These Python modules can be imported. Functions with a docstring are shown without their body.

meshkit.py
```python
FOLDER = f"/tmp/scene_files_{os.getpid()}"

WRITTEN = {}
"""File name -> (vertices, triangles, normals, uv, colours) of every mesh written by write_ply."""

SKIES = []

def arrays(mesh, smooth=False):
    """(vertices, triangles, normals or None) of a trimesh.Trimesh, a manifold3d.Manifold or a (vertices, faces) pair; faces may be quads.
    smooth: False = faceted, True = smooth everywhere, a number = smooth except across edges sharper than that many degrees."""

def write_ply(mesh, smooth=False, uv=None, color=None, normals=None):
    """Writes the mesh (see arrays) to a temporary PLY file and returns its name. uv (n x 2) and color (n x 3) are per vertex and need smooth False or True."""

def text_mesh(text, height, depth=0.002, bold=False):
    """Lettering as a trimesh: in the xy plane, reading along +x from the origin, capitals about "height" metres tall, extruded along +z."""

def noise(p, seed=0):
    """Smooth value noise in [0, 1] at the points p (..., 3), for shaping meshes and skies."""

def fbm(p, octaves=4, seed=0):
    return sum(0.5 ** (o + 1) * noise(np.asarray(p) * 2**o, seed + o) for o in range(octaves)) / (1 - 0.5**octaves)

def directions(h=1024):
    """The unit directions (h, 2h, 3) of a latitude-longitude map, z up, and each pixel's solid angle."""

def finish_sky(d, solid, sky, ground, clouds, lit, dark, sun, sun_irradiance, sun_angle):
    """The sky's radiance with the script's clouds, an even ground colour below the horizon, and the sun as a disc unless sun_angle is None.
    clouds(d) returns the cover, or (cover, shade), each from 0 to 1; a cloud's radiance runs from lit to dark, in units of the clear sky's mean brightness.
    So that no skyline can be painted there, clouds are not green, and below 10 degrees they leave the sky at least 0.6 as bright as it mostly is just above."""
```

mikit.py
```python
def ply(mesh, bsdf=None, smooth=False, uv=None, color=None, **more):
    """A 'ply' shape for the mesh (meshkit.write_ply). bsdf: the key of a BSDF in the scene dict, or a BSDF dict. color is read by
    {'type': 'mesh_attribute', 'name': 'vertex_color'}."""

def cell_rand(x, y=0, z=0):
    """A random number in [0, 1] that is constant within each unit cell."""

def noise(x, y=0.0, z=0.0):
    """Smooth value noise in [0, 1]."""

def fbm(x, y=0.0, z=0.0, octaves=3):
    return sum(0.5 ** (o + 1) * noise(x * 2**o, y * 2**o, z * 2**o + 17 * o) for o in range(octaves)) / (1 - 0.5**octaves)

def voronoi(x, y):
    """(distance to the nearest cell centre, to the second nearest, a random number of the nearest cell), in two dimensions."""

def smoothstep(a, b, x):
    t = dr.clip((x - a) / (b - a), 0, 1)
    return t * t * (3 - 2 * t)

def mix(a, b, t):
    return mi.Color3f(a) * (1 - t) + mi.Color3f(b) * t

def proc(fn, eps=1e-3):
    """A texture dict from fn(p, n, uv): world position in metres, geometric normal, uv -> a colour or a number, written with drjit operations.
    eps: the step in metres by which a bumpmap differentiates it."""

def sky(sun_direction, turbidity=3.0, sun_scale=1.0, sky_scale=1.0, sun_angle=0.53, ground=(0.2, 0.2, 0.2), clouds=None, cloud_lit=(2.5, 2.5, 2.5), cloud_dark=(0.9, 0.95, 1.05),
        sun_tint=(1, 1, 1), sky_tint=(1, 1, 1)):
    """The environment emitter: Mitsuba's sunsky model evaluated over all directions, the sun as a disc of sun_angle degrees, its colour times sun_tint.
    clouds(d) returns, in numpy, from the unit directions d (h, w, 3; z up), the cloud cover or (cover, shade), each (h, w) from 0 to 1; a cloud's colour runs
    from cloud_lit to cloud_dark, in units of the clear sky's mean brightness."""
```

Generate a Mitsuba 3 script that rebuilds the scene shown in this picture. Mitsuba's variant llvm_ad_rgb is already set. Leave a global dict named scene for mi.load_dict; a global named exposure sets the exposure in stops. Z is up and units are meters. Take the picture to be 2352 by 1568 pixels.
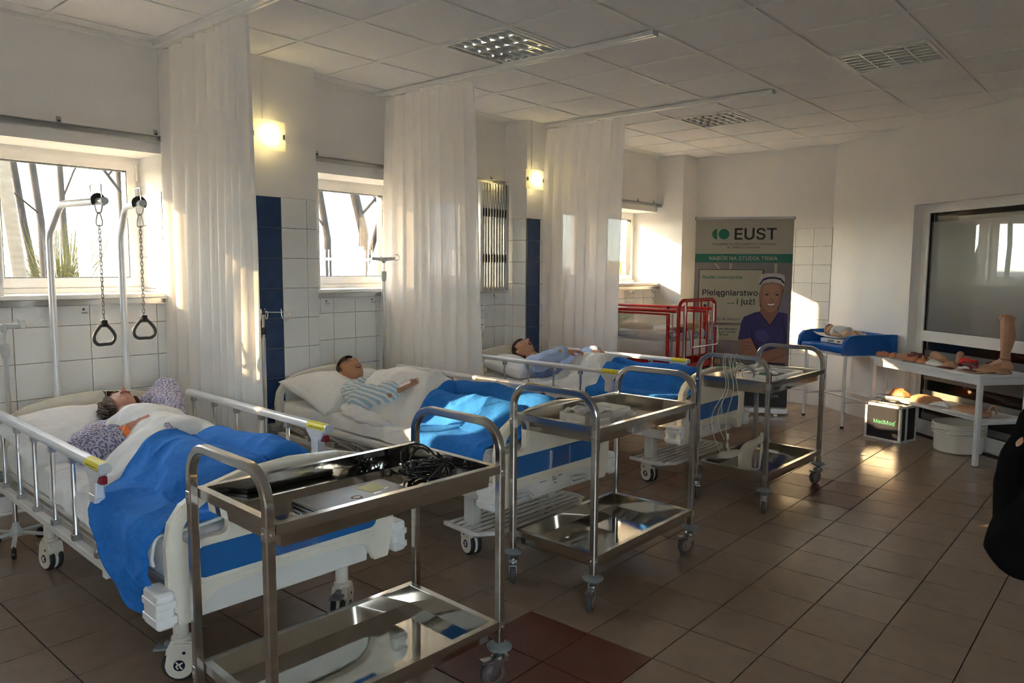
import math, random
import numpy as np, trimesh, mitsuba as mi, mikit, meshkit
import manifold3d as m3
import drjit as dr
from shapely.geometry import Polygon, Point, LineString, box as sbox
from shapely.ops import unary_union
from shapely import affinity

T = mi.ScalarTransform4f
scene, labels = {}, {}
random.seed(7)
rng = np.random.default_rng(7)

# ---------------------------------------------------------------- camera, sky, sun, exposure
EYE = np.array([0.0, 0.0, 1.55])
F_PX, YAW, PITCH, ROLL = 1723.8, 0.71495, -0.09774, 0.00654
_f = np.array([math.cos(PITCH) * math.cos(YAW), math.cos(PITCH) * math.sin(YAW), math.sin(PITCH)])
_r = np.cross(_f, [0, 0, 1]); _r /= np.linalg.norm(_r)
_u = np.cross(_r, _f)
_up = -_r * math.sin(ROLL) + _u * math.cos(ROLL)
scene['camera'] = {'type': 'perspective', 'fov_axis': 'x', 'fov': 2 * math.degrees(math.atan(1176 / F_PX)),
                   'near_clip': 0.05, 'far_clip': 500.0,
                   'to_world': T().look_at(origin=EYE.tolist(), target=(EYE + _f).tolist(), up=_up.tolist())}
exposure = 3.9
SUN = np.array([-1.08, 1.0, 0.435])
def _clouds(d):
    c = meshkit.fbm(d * np.array([2.5, 2.5, 6.0]) + 3.0, 4)
    return np.clip((c - 0.30) * 2.2, 0, 0.85)
scene['sky'] = mikit.sky(SUN, turbidity=3.0, sun_scale=1.5, sky_scale=5.5, clouds=_clouds,
                         cloud_lit=(1.9, 1.9, 1.9), cloud_dark=(1.2, 1.22, 1.28), sun_tint=(1.0, 0.96, 0.90))

# ---------------------------------------------------------------- materials
def rgb(*c): return {'type': 'rgb', 'value': list(c)}
def mat(key, col, rough=0.5, metal=0.0, two=True, **k):
    b = {'type': 'principled', 'base_color': col if isinstance(col, dict) else rgb(*col), 'roughness': rough, 'metallic': metal, **k}
    scene[key] = {'type': 'twosided', 'nested': b} if two else b
    return key
P = mikit.proc
def sr(r, g, b):            # an sRGB triple 0..255 as linear
    return tuple((c / 255 / 12.92) if c / 255 <= 0.04045 else ((c / 255 + 0.055) / 1.055) ** 2.4 for c in (r, g, b))

mat('m_wall', P(lambda p, n, uv: mikit.mix((0.76, 0.75, 0.73), (0.80, 0.79, 0.77), mikit.fbm(p.x * 1.3, p.y * 1.3, p.z * 1.3))), 0.75)
mat('m_wall_white', (0.80, 0.79, 0.76), 0.6)
mat('m_panel', P(lambda p, n, uv: mikit.mix((0.73, 0.72, 0.70), (0.78, 0.77, 0.75), mikit.noise(p.x * 90, p.y * 90, 0.3))), 0.9)
mat('m_tbar', (0.78, 0.77, 0.74), 0.5)
mat('m_tile', (0.80, 0.795, 0.775), 0.12)
mat('m_tile_blue', P(lambda p, n, uv: mikit.mix((0.016, 0.042, 0.115), (0.026, 0.060, 0.15), mikit.noise(p.x * 14, p.y * 14, p.z * 14))), 0.10)
mat('m_grout', (0.22, 0.195, 0.165), 0.9)
def _ft(a, b):
    return P(lambda p, n, uv: mikit.mix(a, b, mikit.fbm(p.x * 22, p.y * 22, 0.0)))
mat('m_floor_a', _ft((0.250, 0.185, 0.135), (0.285, 0.212, 0.155)), 0.22, specular=0.5)
mat('m_floor_b', _ft((0.235, 0.172, 0.125), (0.270, 0.200, 0.147)), 0.22, specular=0.5)
mat('m_floor_red', _ft((0.120, 0.040, 0.026), (0.145, 0.050, 0.034)), 0.32, specular=0.5)
mat('m_floor_grout', (0.035, 0.030, 0.026), 0.95)
mat('m_skirt', (0.42, 0.33, 0.26), 0.25)
mat('m_steel', P(lambda p, n, uv: mikit.mix((0.54, 0.52, 0.48), (0.66, 0.64, 0.60), mikit.noise(p.x * 6, p.y * 6, p.z * 60))), 0.14, 1.0)
mat('m_steel_tray', (0.60, 0.575, 0.53), 0.05, 1.0)
mat('m_chrome', (0.78, 0.77, 0.75), 0.08, 1.0)
mat('m_zinc', (0.52, 0.53, 0.53), 0.28, 1.0)
mat('m_chain', (0.20, 0.20, 0.20), 0.35, 0.8)
mat('m_grip', (0.045, 0.048, 0.05), 0.45)
mat('m_mirror', (0.86, 0.89, 0.88), 0.05, 1.0)
mat('m_alu', (0.80, 0.81, 0.83), 0.35, 0.35)
mat('m_cream', (0.78, 0.725, 0.61), 0.32)
mat('m_frame', (0.70, 0.69, 0.645), 0.32)
mat('m_white', (0.80, 0.795, 0.77), 0.30)
mat('m_pvc', (0.84, 0.835, 0.81), 0.25)
mat('m_greywhite', (0.55, 0.56, 0.55), 0.4)
mat('m_grey', (0.22, 0.235, 0.24), 0.5)
mat('m_bumper_grey', (0.20, 0.22, 0.22), 0.55)
mat('m_black', (0.012, 0.012, 0.013), 0.35)
mat('m_rubber', (0.022, 0.022, 0.023), 0.6)
mat('m_tyre', (0.065, 0.068, 0.072), 0.6)
mat('m_darkcloth', (0.003, 0.003, 0.0035), 1.0, specular=0.15)
mat('m_navy', (0.010, 0.013, 0.035), 0.9)
mat('m_blue_panel', (0.018, 0.125, 0.36), 0.22)
mat('m_yellow', (0.85, 0.72, 0.02), 0.4)
mat('m_redplastic', (0.24, 0.012, 0.02), 0.35)
mat('m_red', (0.48, 0.012, 0.015), 0.22)
mat('m_brown', (0.16, 0.075, 0.04), 0.6)
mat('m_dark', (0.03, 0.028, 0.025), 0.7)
mat('m_linen', P(lambda p, n, uv: mikit.mix((0.76, 0.755, 0.735), (0.82, 0.815, 0.80), mikit.noise(p.x * 60, p.y * 60, p.z * 60))), 0.9, sheen=0.3)
mat('m_blanket', P(lambda p, n, uv: mikit.mix((0.008, 0.125, 0.47), (0.020, 0.185, 0.60), mikit.fbm(p.x * 55, p.y * 55, p.z * 55))), 0.95, sheen=0.6, sheen_tint=0.6)
mat('m_navyblanket', (0.010, 0.016, 0.045), 0.95, sheen=0.4)
mat('m_vinyl', (0.010, 0.105, 0.42), 0.22)
mat('m_green', (0.020, 0.165, 0.100), 0.5)
mat('m_banner', (0.42, 0.395, 0.315), 0.55)
mat('m_bannerbox', (0.44, 0.415, 0.315), 0.55)
mat('m_ink', (0.015, 0.013, 0.015), 0.5)
mat('m_photo', P(lambda p, n, uv: mikit.mix((0.17, 0.145, 0.14), (0.27, 0.235, 0.22), mikit.smoothstep(0.35, 0.7, mikit.fbm(p.x * 5 + p.y * 4, p.z * 2.6, 1.3)))), 0.55)
mat('m_skin_a', (0.62, 0.30, 0.20), 0.45)
mat('m_skin_b', (0.40, 0.185, 0.095), 0.42)
mat('m_skin_c', (0.50, 0.25, 0.145), 0.45)
mat('m_skin_real', (0.52, 0.28, 0.19), 0.45)
mat('m_latex', P(lambda p, n, uv: mikit.mix((0.44, 0.235, 0.13), (0.52, 0.29, 0.17), mikit.noise(p.x * 25, p.y * 25, p.z * 25))), 0.5)
mat('m_latex_pale', (0.58, 0.37, 0.24), 0.5)
mat('m_latex_orange', (0.55, 0.21, 0.10), 0.5)
mat('m_wound', P(lambda p, n, uv: mikit.mix((0.05, 0.008, 0.008), (0.22, 0.03, 0.03), mikit.noise(p.x * 60, p.y * 60, p.z * 60))), 0.3)
mat('m_bloodred', (0.55, 0.015, 0.012), 0.2)
mat('m_lip', (0.36, 0.10, 0.075), 0.4)
mat('m_mouth', (0.05, 0.012, 0.010), 0.5)
mat('m_eyewhite', (0.75, 0.73, 0.70), 0.2)
mat('m_iris', (0.02, 0.018, 0.015), 0.15)
def _hair(a, b, s):
    return P(lambda p, n, uv: mikit.mix(a, b, mikit.noise(p.x * s, p.y * s * 0.35, p.z * s)))
mat('m_hair_a', _hair((0.05, 0.028, 0.015), (0.17, 0.10, 0.06), 150), 0.5)
mat('m_hair_b', _hair((0.012, 0.006, 0.005), (0.05, 0.022, 0.017), 160), 0.5)
mat('m_hair_c', _hair((0.012, 0.007, 0.005), (0.045, 0.024, 0.018), 160), 0.5)
def _print(p, n, uv):
    a, b, w = mikit.voronoi((p.x + p.z * 0.6) * 85, (p.y + p.z * 0.7) * 85)
    return mikit.mix((0.56, 0.53, 0.62), (0.13, 0.10, 0.24), mikit.smoothstep(0.42, 0.30, a) * (0.4 + 0.6 * mikit.Float(w) if False else 0.9))
mat('m_nightgown', P(_print), 0.9, sheen=0.3)
mat('m_stripes', P(lambda p, n, uv: mikit.mix((0.70, 0.71, 0.70), (0.30, 0.46, 0.56), mikit.smoothstep(0.35, 0.65, 0.5 + 0.5 * dr.sin((p.x * 0.75 + p.z * 0.9) * 190)) * 0.85)), 0.9, sheen=0.3)
mat('m_shirt_c', (0.42, 0.52, 0.76), 0.9, sheen=0.3)
mat('m_orange', (0.95, 0.22, 0.05), 0.7)
def _bumpprint(p, n, uv):
    a, b, w = mikit.voronoi((p.x + p.y) * 9, p.z * 11)
    ring = mikit.smoothstep(0.12, 0.2, a) * mikit.smoothstep(0.42, 0.34, a)
    c = mikit.mix(mikit.mix((0.5, 0.06, 0.12), (0.08, 0.22, 0.5), mikit.smoothstep(0.35, 0.4, w)), (0.2, 0.42, 0.18), mikit.smoothstep(0.7, 0.72, w))
    return mikit.mix((0.72, 0.68, 0.62), c, ring * mikit.smoothstep(0.25, 0.3, mikit.noise((p.x + p.y) * 5, p.z * 6, 3.0)) * 0.85)
mat('m_bumpprint', P(_bumpprint), 0.85)
mat('m_plaid', P(lambda p, n, uv: mikit.mix((0.32, 0.42, 0.20), (0.55, 0.55, 0.42), mikit.noise(p.x * 16, p.y * 16, p.z * 16))), 0.9)
mat('m_straw', (0.48, 0.36, 0.20), 0.8)
mat('m_laptop', (0.11, 0.105, 0.10), 0.35, 0.4)
mat('m_note', (0.74, 0.72, 0.42), 0.8)
mat('m_box', (0.50, 0.45, 0.40), 0.7)
mat('m_paper', (0.74, 0.73, 0.70), 0.7)
mat('m_device', (0.60, 0.60, 0.56), 0.45)
mat('m_case', (0.016, 0.018, 0.026), 0.25)
mat('m_basin', (0.76, 0.73, 0.66), 0.35)
mat('m_table', (0.72, 0.735, 0.75), 0.35)
mat('m_frosted', P(lambda p, n, uv: mikit.mix((0.175, 0.182, 0.175), (0.195, 0.202, 0.195), mikit.noise(p.x * 3, p.y * 3, p.z * 3))), 0.28)
mat('m_bark', P(lambda p, n, uv: mikit.mix((0.018, 0.015, 0.012), (0.055, 0.046, 0.036), mikit.fbm(p.x * 6, p.y * 6, p.z * 2.5))), 0.95)
mat('m_concrete', P(lambda p, n, uv: mikit.mix((0.14, 0.12, 0.09), (0.18, 0.16, 0.12), mikit.noise(p.x * 8, p.y * 8, p.z * 30))), 0.9)
mat('m_ground', P(lambda p, n, uv: mikit.mix((0.05, 0.05, 0.03), (0.09, 0.085, 0.05), mikit.fbm(p.x * 0.8, p.y * 0.8, 0.0))), 0.95)
mat('m_shrub', (0.09, 0.08, 0.015), 0.9)
mat('m_facade', (0.50, 0.50, 0.50), 0.9)
mat('m_sign', (0.45, 0.20, 0.01), 0.6)
mat('m_gum', (0.80, 0.77, 0.68), 0.4)
scene['m_glass'] = {'type': 'thindielectric', 'int_ior': 1.5}
scene['m_clearplastic'] = {'type': 'thindielectric', 'int_ior': 1.45}
scene['m_sheer'] = {'type': 'blendbsdf', 'weight': 0.95, 'a': {'type': 'thindielectric', 'int_ior': 1.02},
                    'b': {'type': 'principledthin', 'base_color': rgb(0.90, 0.90, 0.90), 'roughness': 0.8, 'diff_trans': 0.9, 'spec_trans': 0.0}}
scene['m_lampglass'] = {'type': 'principledthin', 'base_color': rgb(0.93, 0.90, 0.74), 'roughness': 0.6, 'diff_trans': 1.25, 'spec_trans': 0.0}
scene['m_plasticbag'] = {'type': 'blendbsdf', 'weight': 0.30, 'a': {'type': 'thindielectric', 'int_ior': 1.4}, 'b': {'type': 'principledthin', 'base_color': rgb(0.85, 0.85, 0.85), 'roughness': 0.25, 'diff_trans': 0.8, 'spec_trans': 0.0}}
scene['m_milky'] = {'type': 'principledthin', 'base_color': rgb(0.82, 0.79, 0.70), 'roughness': 0.4, 'diff_trans': 0.7, 'spec_trans': 0.0}
scene['m_plexi'] = {'type': 'blendbsdf', 'weight': 0.16, 'a': {'type': 'thindielectric', 'int_ior': 1.45}, 'b': {'type': 'principledthin', 'base_color': rgb(0.75, 0.75, 0.70), 'roughness': 0.5, 'diff_trans': 0.9, 'spec_trans': 0.0}}

# ---------------------------------------------------------------- scene entries
def numbered(name):
    used = lambda k: k in scene or k in labels or any(x.startswith(k + '__') for x in scene)
    if not used(name): return name
    i = 1
    while used('%s_%03d' % (name, i)): i += 1
    return '%s_%03d' % (name, i)
_count = {}
def fresh(name):
    """numbered() made quick: the next free key of this name."""
    i = _count.get(name, 0)
    _count[name] = i + 1
    return name if i == 0 else '%s_%03d' % (name, i)
def tag(key, label=None, cat=None, group=None, kind=None):
    d = labels.setdefault(key, {})
    for a, b in (('label', label), ('category', cat), ('group', group), ('kind', kind)):
        if b: d[a] = b
def M4(m): return T(np.asarray(m, float).tolist()) if not isinstance(m, T) else m
def add(name, mesh, m, parent=None, smooth=35, M=None, label=None, cat=None, group=None, kind=None, **more):
    key = fresh((parent + '__' if parent else '') + name)
    s = mesh if isinstance(mesh, dict) else mikit.ply(as_mesh(mesh), m, smooth, **more)
    scene[key] = {**s, 'to_world': M4(M)} if M is not None else s
    if label or cat or group or kind: tag(key, label, cat, group, kind)
    return key
def thing(name, label, cat, group=None):
    key = fresh(name)
    tag(key, label, cat, group)
    return key
def struct(name, mesh, m, smooth=False, parent=None, **k):
    return add(name, mesh, m, parent, smooth, kind='structure', **k)
class Proto:
    """The parts of a kind of thing, each mesh written once; place() adds one thing with copies of all of them."""
    def __init__(self): self.items = []
    def part(self, path, mesh, m, smooth=35, label=None, **k):
        self.items.append((path, mikit.ply(as_mesh(mesh), m, smooth, **k), label))
    def place(self, name, M, label, cat, group=None, skip=()):
        key = thing(name, label, cat, group)
        stack = {}
        for path, shape, lab in self.items:
            if path in skip: continue
            if '/' in path:
                up, leaf = path.split('/')
                par = stack[up]
            else: par, leaf = key, path
            k = add(leaf, shape, None, par, M=M)
            stack[path] = k
            if lab: tag(k, lab)
        return key

# ---------------------------------------------------------------- meshes
def as_mesh(x):
    if isinstance(x, trimesh.Trimesh): return x
    if isinstance(x, (list,)):
        return trimesh.util.concatenate([as_mesh(y) for y in x])
    if isinstance(x, tuple):
        v, f = np.asarray(x[0], float), np.asarray(x[1], int)
        if f.shape[1] == 4: f = np.vstack([f[:, [0, 1, 2]], f[:, [0, 2, 3]]])
        return trimesh.Trimesh(v, f, process=False)
    if hasattr(x, 'to_mesh'):
        m = x.to_mesh()
        return trimesh.Trimesh(m.vert_properties[:, :3], m.tri_verts, process=False)
    raise TypeError(type(x))
def tr(mesh, M):
    m = as_mesh(mesh).copy(); m.apply_transform(np.asarray(M, float)); return m
def mv(mesh, x=0, y=0, z=0):
    m = as_mesh(mesh).copy(); m.apply_translation([x, y, z]); return m
def mat4(R=None, t=(0, 0, 0)):
    M = np.eye(4)
    if R is not None: M[:3, :3] = R
    M[:3, 3] = t
    return M
def rotz(a): c, s = math.cos(a), math.sin(a); return np.array([[c, -s, 0], [s, c, 0], [0, 0, 1.0]])
def rotx(a): c, s = math.cos(a), math.sin(a); return np.array([[1.0, 0, 0], [0, c, -s], [0, s, c]])
def roty(a): c, s = math.cos(a), math.sin(a); return np.array([[c, 0, s], [0, 1.0, 0], [-s, 0, c]])
def at(x, y, z=0, a=0): return mat4(rotz(a), (x, y, z))
def basis(fwd, up):
    """A rotation whose columns are right, forward, up."""
    f = np.asarray(fwd, float); f /= np.linalg.norm(f)
    r = np.cross(f, up); r /= np.linalg.norm(r)
    return np.stack([r, f, np.cross(r, f)], 1)
def bx(x0, x1, y0, y1, z0, z1):
    m = trimesh.creation.box([abs(x1 - x0), abs(y1 - y0), abs(z1 - z0)])
    m.apply_translation([(x0 + x1) / 2, (y0 + y1) / 2, (z0 + z1) / 2]); return m
def cb(x0, x1, y0, y1, z0, z1, c=0.003):
    """A box with chamfered edges."""
    lo, hi = np.minimum([x0, y0, z0], [x1, y1, z1]), np.maximum([x0, y0, z0], [x1, y1, z1])
    pts = []
    for s in np.ndindex(2, 2, 2):
        p = np.where(s, hi, lo); d = np.where(s, -1, 1) * c
        for k in range(3):
            q = p + d; q[k] = p[k]; pts.append(q)
    return trimesh.convex.convex_hull(np.array(pts))
def rb(x0, x1, y0, y1, z0, z1, r=0.01, n=8):
    """A box with rounded edges."""
    lo, hi = np.minimum([x0, y0, z0], [x1, y1, z1]) + r, np.maximum([x0, y0, z0], [x1, y1, z1]) - r
    s = trimesh.creation.uv_sphere(r, count=[n, 2 * n]).vertices
    return trimesh.convex.convex_hull(np.vstack([s + np.where(k, hi, lo) for k in np.ndindex(2, 2, 2)]))
def frames(path, up=None, closed=False):
    p = np.asarray(path, float)
    t = np.roll(p, -1, 0) - np.roll(p, 1, 0) if closed else np.gradient(p, axis=0)
    t /= np.linalg.norm(t, axis=1, keepdims=True) + 1e-12
    a = np.asarray(up if up is not None else ([0, 0, 1.0] if abs(t[0, 2]) < 0.9 else [1.0, 0, 0]), float)
    A = []
    for k in range(len(p)):
        a = a - t[k] * (a @ t[k]); a = a / (np.linalg.norm(a) + 1e-12); A.append(a)
    A = np.array(A)
    return p, t, A, np.cross(t, A)
def sweep(path, sec, up=None, closed=False, cap=True, scale=None):
    p, t, A, B = frames(path, up, closed)
    sec = np.asarray(sec, float); n, k = len(p), len(sec)
    sc = np.ones(n) if scale is None else np.asarray(scale, float)
    v = p[:, None] + sc[:, None, None] * (sec[None, :, :1] * B[:, None] + sec[None, :, 1:] * A[:, None])
    v = v.reshape(-1, 3)
    I = np.arange(n if closed else n - 1); J = np.arange(k)
    i, j = np.meshgrid(I, J, indexing='ij'); i2, j2 = (i + 1) % n, (j + 1) % k
    q = np.stack([i * k + j, i * k + j2, i2 * k + j2, i2 * k + j], -1).reshape(-1, 4)
    f = np.vstack([q[:, [0, 1, 2]], q[:, [0, 2, 3]]])
    if cap and not closed:
        v = np.vstack([v, p[:1], p[-1:]])
        a, b = n * k, n * k + 1
        f = np.vstack([f, [[a, (x + 1) % k, x] for x in range(k)], [[b, (n - 1) * k + x, (n - 1) * k + (x + 1) % k] for x in range(k)]])
    m = trimesh.Trimesh(v, f, process=False)
    return m
def circ(r, n=10): a = np.arange(n) * 2 * np.pi / n; return np.stack([r * np.cos(a), r * np.sin(a)], 1)
def sqr(w, h=None, c=0.003):
    h = h or w; w, h = w / 2, h / 2
    return np.array([(w, -h + c), (w, h - c), (w - c, h), (-w + c, h), (-w, h - c), (-w, -h + c), (-w + c, -h), (w - c, -h)])
def tube(path, r, n=10, **k): return sweep(path, circ(r, n), **k)
def rod(a, b, r, n=10): return tube([a, b], r, n)
def bend(pts, r, n=6, closed=False):
    """The polyline with its corners rounded to radius r."""
    pts = [np.asarray(p, float) for p in pts]
    out = [] if closed else [pts[0]]
    for k in range(len(pts)) if closed else range(1, len(pts) - 1):
        a, b, c = pts[k - 1], pts[k], pts[(k + 1) % len(pts)]
        u, w = (a - b) / np.linalg.norm(a - b), (c - b) / np.linalg.norm(c - b)
        ang = math.acos(np.clip(u @ w, -1, 1)); d = min(r / math.tan(ang / 2), 0.49 * np.linalg.norm(a - b), 0.49 * np.linalg.norm(c - b))
        p, q = b + u * d, b + w * d
        rr = d * math.tan(ang / 2)
        cen = b + (u + w) / np.linalg.norm(u + w) * (rr / math.sin(ang / 2))
        for s in np.linspace(0, 1, n):
            x = p + (q - p) * s - cen
            e = (p - cen) * math.sin((1 - s) * (math.pi - ang)) + (q - cen) * math.sin(s * (math.pi - ang))
            out.append(cen + e / math.sin(math.pi - ang) if math.sin(math.pi - ang) > 1e-6 else p + (q - p) * s)
    if not closed: out.append(pts[-1])
    return np.array(out)
def smoothpath(pts, n=40, closed=False):
    from scipy.interpolate import CubicSpline
    p = np.asarray(pts, float)
    if closed: p = np.vstack([p, p[:1]])
    s = np.concatenate([[0], np.cumsum(np.linalg.norm(np.diff(p, axis=0), axis=1) + 1e-9)])
    c = CubicSpline(s, p, bc_type='periodic' if closed else 'natural')
    return c(np.linspace(0, s[-1], n, endpoint=not closed))
def lathe(prof, n=24):
    prof = np.asarray(prof, float)
    a = np.arange(n) * 2 * np.pi / n
    v = np.stack([prof[:, None, 0] * np.cos(a), prof[:, None, 0] * np.sin(a), np.repeat(prof[:, 1:2], n, 1)], -1).reshape(-1, 3)
    i, j = np.meshgrid(np.arange(len(prof) - 1), np.arange(n), indexing='ij'); j2 = (j + 1) % n
    q = np.stack([i * n + j, i * n + j2, (i + 1) * n + j2, (i + 1) * n + j], -1).reshape(-1, 4)
    m = trimesh.Trimesh(v, np.vstack([q[:, [0, 1, 2]], q[:, [0, 2, 3]]]), process=False)
    return m
def ext(poly, h, M=None):
    gs = getattr(poly, 'geoms', [poly])
    m = trimesh.util.concatenate([trimesh.creation.extrude_polygon(g, h, engine='earcut') for g in gs if g.area > 1e-9])
    if M is not None: m.apply_transform(M)
    return m
XZ = mat4(np.array([[1, 0, 0], [0, 0, -1], [0, 1, 0.0]]))      # (x, y, h) -> (x, -h, y)
def extXZ(poly, y0, y1):
    """A polygon drawn in x, z made solid from y0 to y1."""
    return mv(ext(poly, abs(y1 - y0), XZ), 0, max(y0, y1), 0)
YZ = mat4(np.array([[0, 0, 1], [1, 0, 0], [0, 1, 0.0]]))       # (a, b, h) -> (h, a, b)
def extYZ(poly, x0, x1): return mv(ext(poly, abs(x1 - x0), YZ), min(x0, x1), 0, 0)
def rpoly(x0, x1, y0, y1, r): return sbox(x0 + r, y0 + r, x1 - r, y1 - r).buffer(r, quad_segs=5)
def grid(Pn, closed_u=False):
    n, k = Pn.shape[:2]
    i, j = np.meshgrid(np.arange(n - (0 if closed_u else 1)), np.arange(k - 1), indexing='ij'); i2 = (i + 1) % n
    q = np.stack([i * k + j, i2 * k + j, i2 * k + j + 1, i * k + j + 1], -1).reshape(-1, 4)
    return trimesh.Trimesh(Pn.reshape(-1, 3), np.vstack([q[:, [0, 1, 2]], q[:, [0, 2, 3]]]), process=False)
def cloth(Pn, t=0.006):
    """A sheet of real thickness from a grid of points (n, k, 3)."""
    du, dv = np.gradient(Pn, axis=0), np.gradient(Pn, axis=1)
    nrm = np.cross(du, dv); nrm /= np.linalg.norm(nrm, axis=2, keepdims=True) + 1e-12
    A, B = grid(Pn), grid(Pn - nrm * t)
    n, k = Pn.shape[:2]
    rim = np.concatenate([np.arange(k), np.arange(1, n) * k + k - 1, (n - 1) * k + np.arange(k - 2, -1, -1), np.arange(n - 2, 0, -1) * k])
    o = n * k; r2 = np.roll(rim, -1)
    f = np.vstack([A.faces, B.faces[:, ::-1] + o, np.stack([rim, r2, r2 + o], 1), np.stack([rim, r2 + o, rim + o], 1)])
    return trimesh.Trimesh(np.vstack([A.vertices, B.vertices]), f, process=False)
_SPH = {}
def _sph(r): return m3.Manifold.sphere(r, 16)
def bone(a, ra, b, rb_):
    return m3.Manifold.batch_hull([_sph(ra).translate(list(map(float, a))), _sph(rb_).translate(list(map(float, b)))])
def blob(chains, edge=0.012, it=8, extra=()):
    """Chains of (point, radius) joined into one smooth body."""
    parts = list(extra)
    for ch in chains:
        for (a, ra), (b, r2) in zip(ch[:-1], ch[1:]): parts.append(bone(a, ra, b, r2))
    m = m3.Manifold.batch_boolean(parts, m3.OpType.Add).refine_to_length(edge)
    t = as_mesh(m); t.merge_vertices()
    trimesh.smoothing.filter_taubin(t, 0.5, 0.52, it)
    return t
def icos(r, sub=3, scale=(1, 1, 1)):
    m = trimesh.creation.icosphere(subdivisions=sub, radius=r); m.apply_scale(scale) if False else None
    m.vertices = m.vertices * np.asarray(scale); return m
def lettering(text, h, depth=0.0006, bold=False): return meshkit.text_mesh(text, h, depth, bold)
# ---------------------------------------------------------------- the room
YW, YG, YX = 4.869, 5.245, 5.36          # window wall: inner face, glass, outer face
ZC = 2.926
TP = 0.2062                              # pitch of the wall tiles
ROWS = [2.018 - TP * k for k in range(10)]
WIN = {'A': (1.300, 2.198), 'B': (3.370, 4.330), 'C': (4.480, 5.345), 'D': (7.265, 8.345), 'E': (0.02, 1.26), 'F': (6.12, 7.23)}
SILL, HEAD = 1.372, 2.254
T2, N2 = np.array([-0.622, -0.783]), np.array([-0.783, 0.622])
COR = np.array([8.71, 2.84])
MR = mat4(np.array([[T2[0], -N2[0], 0], [T2[1], -N2[1], 0], [0, 0, 1.0]]), (*COR, 0))   # right wall: u along, v outward, z
ROOM = Polygon([(-3, YW), (8.345, YW), (8.345, 4.505), (8.71, 4.505), tuple(COR), tuple(COR + T2 * 6.8), (-3, COR[1] + T2[1] * 6.8)])

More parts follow.
